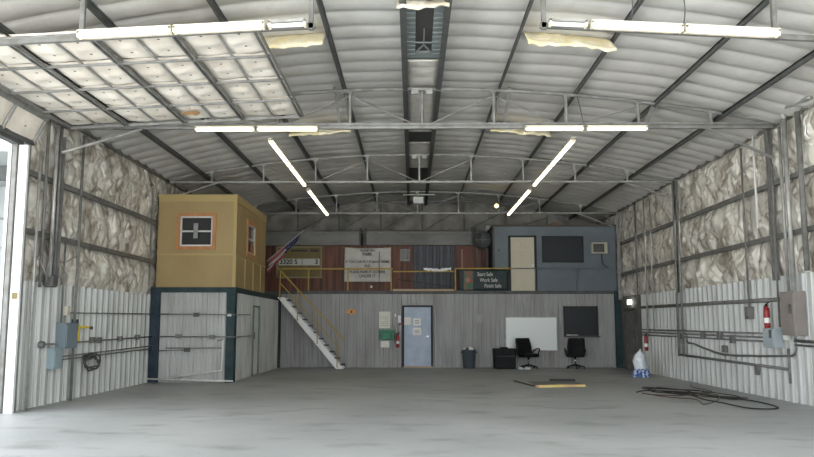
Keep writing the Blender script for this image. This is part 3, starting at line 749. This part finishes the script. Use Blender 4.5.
cable([(4.65,16.8,0),(4.9,15.9,0),(5.2,15.2,.02),(5.1,14.5,0),(5.5,14.9,.03),(5.9,16.0,.04),(5.6,17.2,.0),(5.1,17.5,0)], .009, 'thin dark cable with small loops on left edge of the pile', M['brown_rubber'])
for x, y, l_, w in ((4.6,25.5,.1,''),): pass

# bags by the right wall
t = thing('bottle_pack', (6.18,22.1,0), 'blue wrapped pack of water bottles on the floor by right wall', 'bottle pack')
for i in range(4):
    for j in range(2):
        B().lathe([(.045,0),(.05,.03),(.05,.16),(.02,.21),(.016,.23)], (6.0+i*.11,22.0+j*.11,0), 10).build('bottle', M['bag_blue'], t, smooth=True)
b = B().lathe([(.22,.015),(.19,.25),(.21,.42),(.14,.6),(.05,.72),(.015,.78)], (6.22,22.35,0), 18)
b.v = [Vector((6.22+(p.x-6.22)*.85, p.y, p.z))+Vector((noise.noise(p*6)*.08*(p.z>.02),noise.noise(p*5+Vector((3,0,0)))*.08*(p.z>.02),0)) for p in b.v]
tag(b.build('plastic_bag', M['bag_white'], smooth=True), 'tall white plastic bag slumped behind the blue bottle pack', 'bag')

# grey side door in right wall
d = thing('door_2', (6.7,24.75,0), 'narrow grey side door in the far end of right wall', 'door'); d['kind'] = 'structure'
leaf = bx(6.66,6.72,24.2,25.3,0,1.9).build('door_leaf', M['galv_dull'], d)
b = B(); b.box(6.62,6.72,24.12,24.2,0,1.98); b.box(6.62,6.72,25.3,25.38,0,1.98); b.box(6.62,6.72,24.2,25.3,1.9,1.98); b.build('door_frame', M['steel_dark'], d)
B().lathe([(.03,-.06),(.03,0)], (6.66,24.35,1.0), 10, 'x').build('knob', M['steel_light'], leaf)
struct(bx(XR-.03,XR+.03,24.5,27,0,2.4).build('wall_right_sheet', mat('brown_grey_sheet',(.17,.155,.14),.7,c2=(.12,.11,.1),scale=2)))
t = thing('exit_sign', (6.6,24.75,2.05), 'small glowing white exit sign above the grey side door', 'sign')
B().rbox(6.60,6.68,24.62,24.88,2.10,2.26,.01).build('housing', M['exit_lit'], t)

# ------------------------------------------------------------------ electrical on right wall
def run(pts, r, label, m=M['conduit'], cat='conduit', grp='conduits', n=8, name='conduit'):
    return tag(B().tube(pts, r, n).build(name, m, smooth=True), label, cat, grp)
X = 6.66
run([(X,23.6,1.98),(X,14.3,1.93)], .045, 'thick grey pipe running high along the right wall siding', M['galv_dull'])
run([(X,23.8,1.30),(X,15.1,1.27)], .02, 'top one of three parallel conduits along right wall')
run([(X,23.8,1.22),(X,15.1,1.19)], .02, 'middle one of three parallel conduits along right wall')
run([(X,23.8,1.14),(X,15.1,1.11)], .02, 'bottom one of three parallel conduits along right wall')
run(smooth_path([(X,19.85,1.2),(X,19.8,1.0),(X,19.4,.97),(X,18.4,.85),(X,17.4,.77),(X,16,.80),(X,14.6,.85),(X,14.2,.88),(X,14.08,.98),(X,14.08,1.2)]), .024, 'drooping bent conduit curving up to the taupe panel')
run([(X,20.5,.66),(X,14.45,.61)], .03, 'lowest thick conduit along right wall siding')
run([(X,14.3,1.15),(X,8.2,1.1)], .03, 'conduit leaving the taupe panel toward the open front, upper')
run([(X,14.3,1.07),(X,8.2,1.02)], .02, 'conduit leaving the taupe panel toward the open front, lower')
run([(X,14.45,1.0),(X,14.45,.35)], .03, 'short vertical conduit dropping under the blue grey switch box', M['galv_dull'])
def wbox(name, x0, x1, y0, y1, z0, z1, label, m, cat, s, lever=True, door=True, grp=None):
    """wall box; face towards s (-1 = -x, +1 = +x)"""
    t = thing(name, ((x0+x1)/2,(y0+y1)/2,z0), label, cat, grp)
    bx(x0,x1,y0,y1,z0,z1).build('enclosure', m, t, bevel=.008)
    f = x0 if s < 0 else x1
    if door: bx(min(f,f+s*.012),max(f,f+s*.012),y0+.03,y1-.03,z0+.04,z1-.04).build('cover', m, t, bevel=.004)
    if lever: B().bar((f+s*.04,y0+.08,(z0+z1)/2),(f+s*.04,y0+.08,(z0+z1)/2+.16),.03,.03).build('lever', M['steel_dark'], t)
    return t
wbox('electrical_panel', 6.46,6.68,13.75,14.28,1.25,2.05, 'large taupe electrical panel on the right wall', M['panel_taupe'], 'electrical panel', -1)
wbox('switch_box', 6.5,6.68,14.66,15.14,1.0,1.38, 'blue grey switch box below the extinguisher on right wall', M['panel_grey'], 'switch box', -1)
wbox('switch_box', 6.56,6.68,15.85,16.05,1.56,1.82, 'small grey switch box high on right wall siding', M['galv_dull'], 'switch box', -1, False)
tag(bx(6.63,6.66,14.36,14.5,1.52,1.68).build('danger_label', M['red']), 'small red warning label left of the taupe panel', 'label')
tag(bx(6.62,6.66,14.38,14.56,1.16,1.42).build('white_notice', M['paper']), 'white notice between switch box and taupe panel', 'notice')
for y, z, w in ((20.2,1.15,'at the middle post'),(17.6,1.2,'halfway along the three conduits'),(16.9,1.12,'right of the drooping conduit start'),(18.6,1.18,'just right of middle post'),(17.35,.9,'on the drooping conduit')):
    tag(B().rbox(6.6,6.68,y-.09,y+.09,z-.08,z+.08,.01).build('junction_box', M['conduit']), 'small junction box on right wall conduits, %s' % w, 'junction box', 'junction boxes')
run([(X,20.35,0.62),(X,20.35,2.3)], .04, 'grey square riser on right wall at the middle post', M['galv_dull'], n=4)
tag(bx(6.64,6.68,15.75,15.9,.42,.62).build('outlet_plate', M['galv_dull']), 'grey outlet plate low on the right wall siding', 'outlet')

# ------------------------------------------------------------------ electrical on left wall
X = -6.64
wbox('electrical_panel', -6.7,-6.5,14.34,14.88,1.0,1.48, 'blue grey electrical panel on left wall', M['panel_blue'], 'electrical panel', 1, False)
wbox('switch_box', -6.7,-6.56,14.04,14.42,.64,1.02, 'pale blue switch box below and left of left wall panel', M['panel_blue_light'], 'switch box', 1, False)
wbox('switch_box', -6.7,-6.6,14.98,15.12,1.3,1.55, 'small dark blue box right of left wall panel', M['blue_trim'], 'switch box', 1, False, False)
tag(B().rbox(-6.68,-6.58,14.55,14.68,1.62,1.8,.01).build('alarm_sounder', M['beige']), 'small cream alarm above the blue grey left panel', 'alarm')
tag(B().lathe([(.06,0),(.07,.03),(.06,.09),(.03,.1)], (-6.68,13.72,1.09), 12, 'x').build('round_outlet', M['conduit']), 'round grey outlet box left of the left wall panel', 'outlet')
run([(X,14.7,1.67),(X,19.9,1.72)], .016, 'top conduit along left wall from the cream alarm')
run([(X,13.75,1.09),(X,19.9,1.15)], .018, 'middle conduit along left wall through the blue panel')
run([(X,14.55,.85),(X,19.9,.92)], .015, 'upper one of the low double conduits on left wall')
run([(X,14.5,.79),(X,19.9,.85)], .015, 'lower one of the low double conduits on left wall')
run([(X,14.45,1.48),(X,14.45,3.0)], .018, 'short riser from the top of left wall panel')
for y, z, w in ((15.9,1.13,'first'),(16.25,1.12,'second'),(17.4,1.13,'third'),(18.5,1.15,'fourth')):
    tag(B().rbox(-6.68,-6.6,y-.07,y+.07,z-.06,z+.06,.01).build('junction_box', M['conduit']), 'small junction box on left wall middle conduit, %s from the panel' % w, 'junction box', 'junction boxes')
t = thing('hanging_hose', (-6.6,15.7,.55), 'tangled dark hose bundle hanging on left wall under the conduits', 'hose')
rng = random.Random(5); ps = []
for k in range(26):
    a = k*.9; ps.append((-6.58+.05*rng.random(), 15.75+(.25+.2*rng.random())*math.cos(a), .68+(.09+.1*rng.random())*math.sin(a)))
B().tube(smooth_path(ps,5), .018, 6).build('hose', M['steel_dark'], t, smooth=True)
bx(-6.68,-6.58,15.6,15.8,.74,.84).build('bracket', M['steel_dark'], t)
t = thing('yellow_marker', (-6.66,15.3,1.05), 'yellow tape marking beside a small handle on left wall', 'marking')
bx(-6.69,-6.66,15.26,15.32,1.08,1.45).build('upright_strip', M['yellow'], t); bx(-6.69,-6.66,15.32,15.8,1.38,1.42).build('side_strip', M['yellow'], t)
tag(B().lathe([(.03,0),(.035,.05)], (-6.68,15.85,1.38), 10, 'x').build('round_wall_switch', M['steel_dark']), 'small dark knob at the tip of yellow tape marking', 'knob')

# ------------------------------------------------------------------ lower room at left with yellow office on top
LXa, LXb = -6.72, -4.75
struct(corr(B(),'x',-6.66,-4.9,0,2.3,20.05,-1).build('wall_front_siding', M['siding_room']))
struct(corr(B(),'y',20.22,22.4,0,2.3,-4.78,1,).build('wall_side_siding', M['siding_room']))
struct(corr(B(),'y',23.3,26.6,0,2.3,-4.78,1).build('wall_side_siding', M['siding_room']))
struct(corr(B(),'y',22.4,23.3,2.0,2.3,-4.78,1).build('wall_side_siding', M['siding_room']))
tag(bx(-6.88,-6.64,19.93,20.15,0,2.36).build('corner_post', M['blue_trim']), 'dark blue post where the lower room meets left wall', 'post')
tag(bx(-4.93,-4.72,19.96,20.22,0,2.36).build('corner_post', M['green_trim']), 'dark green corner post of the lower room under yellow office', 'post')
tag(bx(-4.9,-4.7,26.55,26.93,0,2.36).build('corner_post', M['green_trim']), 'dark green post beside the staircase', 'post')
b = B(); b.box(-6.88,-4.70,19.94,20.1,2.27,2.40); b.box(-4.82,-4.70,20.1,26.95,2.27,2.40); b.box(-6.85,-4.82,20.1,26.95,2.3,2.38)
tag(b.build('room_deck', M['green_trim']), 'dark green trimmed deck on top of the corrugated lower room', 'deck')
d = thing('door_3', (-4.76,22.85,0), 'pale aqua side door of the lower room', 'door'); d['kind'] = 'structure'
bx(-4.80,-4.76,22.45,23.25,0.02,1.95).build('door_leaf', M['aqua'], d)
b = B(); b.box(-4.82,-4.72,22.38,22.45,0,2.0); b.box(-4.82,-4.72,23.25,23.3,0,2.0); b.box(-4.82,-4.72,22.38,23.3,1.95,2.0); b.build('door_frame', M['galv_dull'], d)
Y = 19.97
run([(-6.88,Y,1.72),(-4.72,Y-.03,1.70),(-4.69,Y,1.70),(-4.69,21.75,1.72)], .014, 'top conduit wrapping the front of the lower room')
run([(-6.88,Y,1.15),(-4.72,Y-.03,1.14),(-4.68,Y,1.14),(-4.68,21.85,1.14)], .016, 'middle conduit wrapping the front of the lower room')
run([(-6.45,Y,.86),(-5.05,Y,.86)], .014, 'low conduit across the front of the lower room, right part')
run([(-6.88,Y,.79),(-5.9,Y,.81)], .014, 'low conduit across the front of the lower room, left part')
for x, z, w, m in ((-5.69,1.70,'on its top conduit',M['steel_dark']),(-6.13,1.16,'left one on its middle conduit',M['conduit']),(-5.28,1.14,'right one on its middle conduit',M['conduit']),(-5.9,.81,'dark one on its low conduit',M['steel_dark'])):
    tag(B().rbox(x-.07,x+.07,19.9,19.98,z-.05,z+.05,.01).build('junction_box', m), 'junction box on front of lower room, %s' % w, 'junction box', 'junction boxes')
tag(B().rbox(-4.63,-4.70+.12,21.8,21.95,1.05,1.25,.01).build('junction_box', M['conduit']), 'junction box by the aqua side door of lower room', 'junction box', 'junction boxes')
tag(bx(-4.9,-4.8,19.93,19.96,1.66,1.72).build('white_tag', M['paper']), 'tiny white tag on green corner post of the lower room', 'tag')
run([(-6.86,19.85,.10),(-4.66,19.75,.05)], .02, 'white pipe lying along the floor before the lower room', M['white_pipe'], 'pipe', 'white pipes')
run([(-6.3,19.88,.12),(-5.0,19.88,.31),(-4.97,19.88,1.08)], .018, 'white pipe rising then turning up the front of the lower room', M['white_pipe'], 'pipe', 'white pipes')
run([(-5.12,19.88,1.04),(-4.97,19.88,1.08)], .015, 'short white pipe elbow on front of the lower room', M['conduit'], 'pipe', 'white pipes')

# yellow office
t = thing('yellow_office', (-5.7,22,2.4), 'yellow plywood office box on top of the corrugated lower room', 'office')
ox0, ox1, oy0, oy1, oz0, oz1 = -6.78, -4.76, 20.02, 24.15, 2.4, 4.76
wx0,wx1,wz0,wz1 = -6.2,-5.36,3.46,4.24
b = B(); b.box(ox0,wx0,oy0,oy0+.08,oz0,oz1); b.box(wx1,ox1,oy0,oy0+.08,oz0,oz1); b.box(wx0,wx1,oy0,oy0+.08,oz0,wz0); b.box(wx0,wx1,oy0,oy0+.08,wz1,oz1); b.build('front_wall', M['yellow_wall'], t)
sy0,sy1,sz0,sz1 = 21.45,22.45,3.42,4.24
b = B(); b.box(ox1-.08,ox1,oy0+.08,sy0,oz0,oz1); b.box(ox1-.08,ox1,sy1,oy1,oz0,oz1); b.box(ox1-.08,ox1,sy0,sy1,oz0,sz0); b.box(ox1-.08,ox1,sy0,sy1,sz1,oz1); b.build('side_wall', M['yellow_wall'], t)
bx(ox0,ox1-.08,oy1-.08,oy1,oz0,oz1).build('rear_wall', M['yellow_wall'], t)
bx(ox0-.02,ox1+.03,oy0-.03,oy1+.03,oz1,oz1+.05).build('roof_board', M['yellow_trim'], t)
b = B(); b.box(ox0,ox1+.02,oy0-.02,oy0,oz1-.14,oz1); b.box(ox1,ox1+.02,oy0,oy1,oz1-.14,oz1); b.build('top_band', M['yellow_trim'], t)
b = B(); b.box(ox0,ox1+.02,oy0-.02,oy0,3.22,3.27); b.box(ox1,ox1+.02,oy0,oy1,3.20,3.25); b.build('belt_strip', M['yellow_trim'], t)
for y in (20.06,21.2,22.3,23.4): bx(ox1,ox1+.02,y,y+.06,oz0,3.2).build('batten', M['yellow_trim'], t)
bx(ox1-.06,ox1+.022,oy0-.022,oy0,oz0,oz1).build('corner_trim', M['yellow_trim'], t)
def sash(parent, axis, a0,a1,z0,z1,pos,s,label):
    f = B(); g = B(); k = .09
    def q(bb, a,b2,c,d2,e0,e1):
        if axis == 'x': bb.box(a,b2,min(pos+s*e0,pos+s*e1),max(pos+s*e0,pos+s*e1),c,d2)
        else: bb.box(min(pos+s*e0,pos+s*e1),max(pos+s*e0,pos+s*e1),a,b2,c,d2)
    for (a,b2,c,d2) in ((a0-k,a0,z0-k,z1+k),(a1,a1+k,z0-k,z1+k),(a0,a1,z1,z1+k),(a0,a1,z0-k,z0)): q(f,a,b2,c,d2,0,.035)
    w = f.build('window_trim', M['orange_wood'], parent)
    for (a,b2,c,d2) in ((a0,a0+.04,z0,z1),(a1-.04,a1,z0,z1),(a0,a1,z1-.04,z1),(a0,a1,z0,z0+.04),(a0,a1,(z0+z1)/2-.02,(z0+z1)/2+.02)): q(g,a,b2,c,d2,-.03,.01)
    g.build('sash', M['window_white'], parent)
    h = B(); q(h,a0+.02,a1-.02,z0+.02,z1-.02,-.05,-.04); h.build('pane', M['glass'], parent)
sash(t,'x',wx0,wx1,wz0,wz1,oy0,-1,'')
sash(t,'y',sy0,sy1,sz0,sz1,ox1,1,'')
tag(B().rbox(-5.84,-5.72,19.94,19.965,3.65,4.05,.01).build('window_sticker', M['steel']), 'grey figure-shaped sticker on the yellow office front window', 'sticker')
tag(B().rbox(-4.74,-4.73+.0,21.9,22.25,3.44,3.7,.004).build('window_card', M['orange_wood']), 'orange brown card in the side window of yellow office', 'card')

# flag on pole
t = thing('flag', (-4.7,24.2,3.4), 'american flag draped on an angled pole at corner of yellow office', 'flag')
P0 = Vector((-4.72,24.25,3.42)); P1 = Vector((-3.6,24.25,4.38))
B().tube([P0,P1], .015, 8).build('pole', M['steel_light'], t)
B().lathe([(.0,-.03),(.03,0),(.0,.03)], P1, 8).build('finial', M['steel_light'], t)
dn = (P1-P0)
def fl(u0, u1, v0, v1, off=0):
    def fn(u, v):
        a = u0+(u1-u0)*u; w = v0+(v1-v0)*v
        p = P0+dn*(.06+.86*a)
        drop = (.17+.26*(1-a)**1.5+.05*math.sin(a*PI))*w
        return p + Vector((-.05*w+.02*math.sin(w*14), .07*math.sin(a*16+w*7)*w+off, -drop))
    return fn
for i in range(7):
    v0, v1 = i/7, (i+1)/7
    B().grid(24,2,fl(0,.55,v0,v1)).build('stripe', M['flag_red'] if i%2 == 0 else M['flag_white'], t, smooth=True, solid=.004)
B().grid(16,8,fl(.55,1,0,1)).build('canton', M['flag_blue'], t, smooth=True, solid=.004)
st = B()
for i in range(4):
    for j in range(3):
        q = Vector(fl(.55,1,0,1)((i+.5)/4,(j+.5)/3)); a_ = []
        for k in range(10):
            rr = .022 if k%2 == 0 else .009; a_.append(q+Vector((rr*math.sin(k*PI/5),-.012,rr*math.cos(k*PI/5))))
        st.add(a_, [tuple(range(10))])
st.build('stars', M['flag_white'], t)

# ------------------------------------------------------------------ staircase
t = thing('staircase', (-3.7,26.5,0), 'steep steel staircase with white stringers and yellow handrails', 'staircase')
S0 = Vector((-4.68,0,2.36)); S1 = Vector((-2.62,0,0.02))
for y in (26.15,26.85):
    b = B(); d = (S1-S0); b.add([(S0.x-.02,y-.02,S0.z),(S0.x+.2,y-.02,S0.z),(S1.x+.16,y-.02,0),(S1.x-.10,y-.02,0),(S0.x-.02,y+.02,S0.z),(S0.x+.2,y+.02,S0.z),(S1.x+.16,y+.02,0),(S1.x-.10,y+.02,0)],
        [(0,3,2,1),(4,5,6,7),(0,1,5,4),(1,2,6,5),(2,3,7,6),(3,0,4,7)])
    b.build('stringer', M['white'], t)
for k in range(11):
    f = (k+.5)/11; x = S0.x+(S1.x-S0.x)*f+.12; z = S0.z*(1-f)+.02
    bx(x-.10,x+.13,26.16,26.84,z-.02,z+.015).build('tread', M['steel_dark'], t)
for y in (26.13,):
    tb([(-4.72,y,3.36),(-2.42,y,.92)], .024).build('handrail', M['yellow_rail'], t)
    tb([(-4.6,y,2.82),(-2.55,y,.62)], .016).build('mid_rail', M['yellow_rail'], t)
    for x in (-4.62,-4.02,-3.35,-2.68):
        f = (x+4.68)/2.06; z0 = max(.02, 2.36*(1-f)-.0); z1 = 3.36-(x+4.72)/2.30*2.44
        tb([(x,y,max(0,z0-.02)),(x,y,z1)], .02).build('post', M['yellow_rail'], t)

# railings on the mezzanine edge
def railing(x0, x1, posts, z, m, label, r=.026, y=26.98, mid=False, zp=None):
    t = thing('railing', ((x0+x1)/2,y,2.6), label, 'railing')
    tb([(x0,y,z),(x1,y,z)], r).build('top_rail', m, t)
    for x in posts: tb([(x,y,2.61),(x,y,z)], r*.9).build('post', m, t)
    if mid: tb([(x0,y,2.98),(x1,y,2.98)], r*.5).build('mid_rail', m, t)
    return t
railing(-4.72,-.87,(-3.78,-2.42,-.92),3.37,M['yellow_rail'],'yellow pipe railing in front of scoreboard and white banner', .03)
railing(-.85,1.24,(),3.28,M['yellow_rail'],'lower yellow rail across the dark corrugated panel', .024)
railing(1.28,3.3,(1.30,),3.38,M['yellow_rail'],'yellow railing behind the dark slogan banner', .026)
railing(3.32,6.9,(4.07,5.5),3.38,M['grey_rail'],'thin grey railing in front of the blue grey office', .018)
tag(bx(-.86,1.24,26.90,26.99,2.60,2.67).build('toe_board', M['light_wood']), 'light wooden toe board on mezzanine edge above the blue door', 'board')
# white crumpled strip on rail
b = B()
def cr(u, v): x = .2+.95*u; return (x, 26.93+.05*noise.noise((x*12,v*3,0))-.03, 3.37+.045*math.cos(2*PI*v)+.05*noise.noise((x*10,v*2,4))-.05*math.sin(PI*u))
tag(B().grid(26,6,cr).build('plastic_streamer', M['white'], smooth=True, solid=.006), 'crumpled white plastic strip tied along the lower yellow rail', 'streamer')
run([(-.7,26.95,3.0),(1.2,26.95,2.75)], .012, 'thin dark cable slanting below the lower yellow rail', M['black_rubber'], 'cable', None)

# brown plank wall and things on it
YW = 28.45
struct(bx(-6.85,2.6,YW,YW+.1,2.6,4.33).build('wall_mezzanine', M['brown_wood']))
t = thing('grey_panel', (.55,28.4,2.6), 'dark blue grey corrugated panel set in the brown plank wall', 'panel')
corr(B(),'x',-.13,1.35,2.6,4.32,YW-.06,-1,.25,.03,False).build('sheet', M['dark_panel'], t)
t = thing('fascia_band', (-1.6,28.3,4.33), 'long weathered grey band above brown plank wall', 'band')
bx(-5.6,-2.12,28.25,28.5,4.33,4.84).build('section', M['fascia'], t)
bx(-1.86,1.98,28.25,28.5,4.33,4.84).build('section', M['fascia'], t)
tb([(-5.6,28.24,4.78),(1.98,28.24,4.78)], .015, 6).build('edge_pipe', M['steel'], t)
for x in (-2.10,-1.9,2.0,2.12): bx(x-.03,x+.03,28.2,28.5,4.31,4.95).build('bracket', M['steel_dark'], t)
# scoreboard
t = thing('number_board', (-4.3,28.4,3.14), 'olive framed board with changeable numbers 3320 S and 3', 'sign board')
bx(-5.12,-3.5,28.36,28.44,3.16,4.28).build('board', M['olive'], t)
b = B(); b.box(-5.16,-3.46,28.34,28.37,4.24,4.30); b.box(-5.16,-3.46,28.34,28.37,3.13,3.19); b.box(-5.16,-5.10,28.34,28.37,3.13,4.3); b.box(-3.54,-3.48,28.34,28.37,3.13,4.3); b.build('board_frame', M['olive_frame'], t)
bx(-5.06,-3.57,28.34,28.36,3.60,3.84).build('number_strip', M['sign_strip'], t)
bx(-4.22,-4.19,28.335,28.34,3.60,3.84).build('divider', M['steel'], t)
text('numerals', '3320 S', .24, (-4.70,28.335,3.72), M['black_ink'], t, bold=.006)
text('numerals', '3', .24, (-3.68,28.335,3.72), M['black_ink'], t, bold=.006)
b = B(); 
for x0, x1 in ((-4.62,-4.02),(-3.92,-3.60)): b.box(x0,x1,28.355,28.36,4.10,4.17)
b.build('worn_heading', M['dark_ink'], t)
# white banner
t = thing('banner', (-1.8,28.36,3.0), 'white vinyl banner with faded black lettering on brown wall', 'banner')
def bn(u, v):
    x = -2.66+1.70*u; z = 3.0+1.25*v; sg = -.03*math.sin(PI*u)*v
    return (x, 28.37-.02-.03*noise.noise((x*2.2+z,z*2.5,1))-.02*abs(math.sin((u-.5)*9+v*5)), z+sg)
B().grid(30,22,bn).build('sheet', M['banner_white'], t, smooth=True, solid=.005)
for s, sz, z in (('THANK YOU',.11,4.13),('PARK',.17,3.99),('IF YOU CAN FLY IT BACK HOME',.125,3.72),('AND',.12,3.57),('PLEASE PARK IT OUTSIDE',.13,3.35),('UNDER IT',.15,3.20)):
    text('lettering', s, sz, (-1.82,28.295,z), M['dark_ink'], t, bold=.002, sx=.88)
tb([(-1.39,28.29,2.95),(-1.39,28.29,4.1)], .012).build('hanging_cord', M['dark_ink'], t)
p = thing('notice_sheet', (-.45,28.4,3.75), 'grey notice sheet on brown wall right of white banner', 'notice')
bx(-.63,-.28,28.42,28.44,3.76,4.2).build('sheet', M['steel'], p)
for x in (-.58,-.43): bx(x,x+.11,28.41,28.42,3.82,4.14).build('print_block', M['galv_dull'], p)
tag(bx(1.60,1.66,28.40,28.44,2.9,4.2).build('pale_batten', mat('pale_brown_batten',(.30,.17,.12),.6)), 'pale vertical batten on the brown wall near slogan banner', 'batten')
tag(B().rbox(-1.72,-1.64,28.38,28.44,2.78,2.86,.01).build('wall_socket', M['paper']), 'tiny pale wall socket low on the brown wall', 'socket')
# slogan banner
t = thing('slogan_banner', (2.35,26.93,2.6), 'dark green safety banner with three white slogans on the railing', 'banner')
def sb(u, v): x = 1.40+1.72*u; z = 2.62+.72*v; return (x, 26.91-.015*noise.noise((x*3,z*3,2)), z)
B().grid(20,8,sb).build('sheet', M['banner_dark'], t, smooth=True, solid=.006)
bx(1.58,1.9,26.875,26.88,2.64,3.3).build('picture', M['banner_left'], t)
B().lathe([(.09,-.004),(.09,0)], (1.72,26.875,2.98), 14, 'y').build('picture_patch', M['banner_pink'], t)
for s, x, z in (('Start Safe',2.32,3.17),('Work Safe',2.44,2.97),('Finish Safe',2.58,2.77)):
    text('lettering', s, .18, (x,26.875,z), M['white_ink'], t, bold=.002, sx=.78)

# black drum fan
t = thing('drum_fan', (2.35,27.5,4.1), 'black round drum fan beside the blue grey office roof', 'fan')
B().lathe([(.24,.3),(.3,.25),(.3,-.12),(.31,-.15),(.28,-.15),(.26,-.05),(.05,-.02)], (2.3,27.75,4.45), 24, 'y').build('drum', M['steel_dark'], t, smooth=True)
for k in range(4):
    a = PI/2*k; B().tube([(2.3,27.6,4.45),(2.3+.28*math.cos(a),27.6,4.45+.28*math.sin(a))], .012, 6).build('guard_spoke', M['galv_dull'], t)
b = B(); b.bar((2.12,27.8,2.6),(2.12,27.8,4.3),.05,.05); b.bar((2.48,27.8,2.6),(2.48,27.8,4.3),.05,.05); b.build('stand', M['steel_dark'], t)
tag(B().lathe([(.05,.04),(.09,0),(.09,-.03),(.02,-.05)], (2.48,27.3,4.86), 12, 'y').build('round_lamp', M['steel']), 'small round grey lamp at top left of blue grey office', 'lamp')
tag(B().tube([(2.48,27.32,4.88),(2.48,27.32,5.3),(2.48,27.05,5.3)], .012, 6).build('pipe_bracket', M['steel']), 'thin arm holding the small round grey lamp', 'bracket')
# blue grey office
t = thing('blue_office', (4.7,28.5,2.6), 'blue grey office room on the mezzanine at right', 'office')
bx(2.68,6.92,27.15,27.25,2.6,4.86).build('front_wall', M['blue_office'], t)
bx(2.68,2.78,27.25,29.9,2.6,4.86).build('side_wall', M['blue_office'], t)
bx(2.62,6.95,27.1,29.9,4.86,4.92).build('roof', mat('brown_roof_edge',(.10,.075,.06),.7), t)
bx(2.62,2.69,27.11,27.15,2.6,4.86).build('corner_trim', M['steel_dark'], t)
# its door
d = thing('cream_door', (3.65,27.1,2.6), 'cream six panel door of the blue grey office', 'door')
b = B(); b.box(3.16,3.24,27.08,27.16,2.6,4.54); b.box(4.06,4.14,27.08,27.16,2.6,4.54); b.box(3.16,4.14,27.08,27.16,4.48,4.54); b.build('door_frame', M['dark_frame'], d)
leaf = bx(3.24,4.06,27.11,27.15,2.61,4.48).build('door_leaf', M['cream_door'], d)
for x0, x1 in ((3.32,3.61),(3.69,3.98)):
    for z0, z1 in ((2.72,3.25),(3.38,4.0),(4.1,4.38)):
        b = B(); b.box(x0,x1,27.085,27.11,z0,z0+.025); b.box(x0,x1,27.085,27.11,z1-.025,z1); b.box(x0,x0+.025,27.085,27.11,z0,z1); b.box(x1-.025,x1,27.085,27.11,z0,z1); b.box(x0+.06,x1-.06,27.1,27.11,z0+.06,z1-.06)
        b.build('raised_panel', M['cream_door'], leaf)
B().lathe([(.03,-.06),(.03,0)], (3.98,27.1,3.5), 10, 'y').build('knob', M['chrome'], leaf)
w = thing('office_window', (5.05,27.1,3.6), 'wide dark window of the blue grey office', 'window')
bx(4.38,5.74,27.12,27.15,3.66,4.48).build('pane', M['dark_pane'], w)
b = B(); b.box(4.34,4.40,27.09,27.15,3.62,4.52); b.box(5.72,5.78,27.09,27.15,3.62,4.52); b.box(4.34,5.78,27.09,27.15,4.46,4.52); b.box(4.34,5.78,27.09,27.15,3.60,3.66); b.build('window_frame', M['dark_frame'], w)
t = thing('air_conditioner', (6.3,27.05,3.9), 'beige window air conditioner in the wall of blue grey office', 'air conditioner')
b = B(); b.box(6.04,6.58,26.98,27.15,3.90,3.95); b.box(6.04,6.58,26.98,27.15,4.24,4.29); b.box(6.04,6.09,26.98,27.15,3.95,4.24); b.box(6.48,6.58,26.98,27.15,3.95,4.24); b.build('housing', M['beige'], t)
bx(6.09,6.48,27.02,27.15,3.95,4.24).build('grille', M['grille'], t)
for k in range(5): bx(6.1,6.47,27.0,27.02,3.98+k*.055,3.99+k*.055).build('louver', M['steel'], t)
tag(B().tube(smooth_path([(6.4,27.08,3.9),(6.42,27.08,3.6),(6.5,27.08,3.48),(6.6,27.08,3.42)]), .018, 6).build('hanging_cable', M['black_rubber']), 'black power cord hanging from the air conditioner', 'cord')
tag(B().rbox(4.72,4.95,27.2,27.4,4.92,5.0,.02).build('roof_box', mat('brown_box',(.25,.13,.07),.7)), 'small brown box on the roof of blue grey office', 'box')
tag(bx(2.80,2.87,27.12,27.15,4.0,4.06).build('wall_switch', M['steel_dark']), 'tiny dark switch on blue grey office left of cream door', 'switch')

# seat everything that hangs on the right wall against it
for o in C.objects:
    if o.parent is None and 6.3 < o.location.x < 6.74 and o.location.y < 26.8 and not o.name.startswith(('wall_r','plastic')):
        o.location.x += .25
        if 'column' not in o.name and 'girt' not in o.name and 'eave' not in o.name: o.location.y *= 1.034
    elif o.parent is None and -6.74 < o.location.x < -6.4 and o.location.y < 19.9 and not o.name.startswith(('wall_l','door_f','white_p','corner')):
        o.location.x -= .16
        if 'column' not in o.name and 'girt' not in o.name and 'eave' not in o.name: o.location.y *= 1.02

# ------------------------------------------------------------------ camera, light
cam = bpy.data.cameras.new('camera'); co = bpy.data.objects.new('camera', cam); C.objects.link(co)
co.location = (-.2,0,1.44); cam.sensor_width = 36; cam.lens = 780/814*36; cam.clip_end = 300
co.rotation_euler = (R(90)+math.atan(96.5/780), 0, math.atan(5/780))
bpy.context.scene.camera = co

w = bpy.data.worlds.new('overcast_sky'); bpy.context.scene.world = w; w.use_nodes = True
bg = w.node_tree.nodes['Background']; bg.inputs[0].default_value = (.92,.96,1.0,1); bg.inputs[1].default_value = 1.3
sd = bpy.data.lights.new('sun','SUN'); sd.energy = 20; sd.angle = R(3); sd.color = (1,.965,.915)
so = bpy.data.objects.new('sun', sd); C.objects.link(so); so.location = (20,30,30)
so.rotation_euler = Vector((.45,.55,.9)).to_track_quat('Z','Y').to_euler()
vs = bpy.context.scene.view_settings
vs.view_transform = 'Standard'; vs.look = 'None'; vs.gamma = 1; vs.use_curve_mapping = False; vs.exposure = 1.92
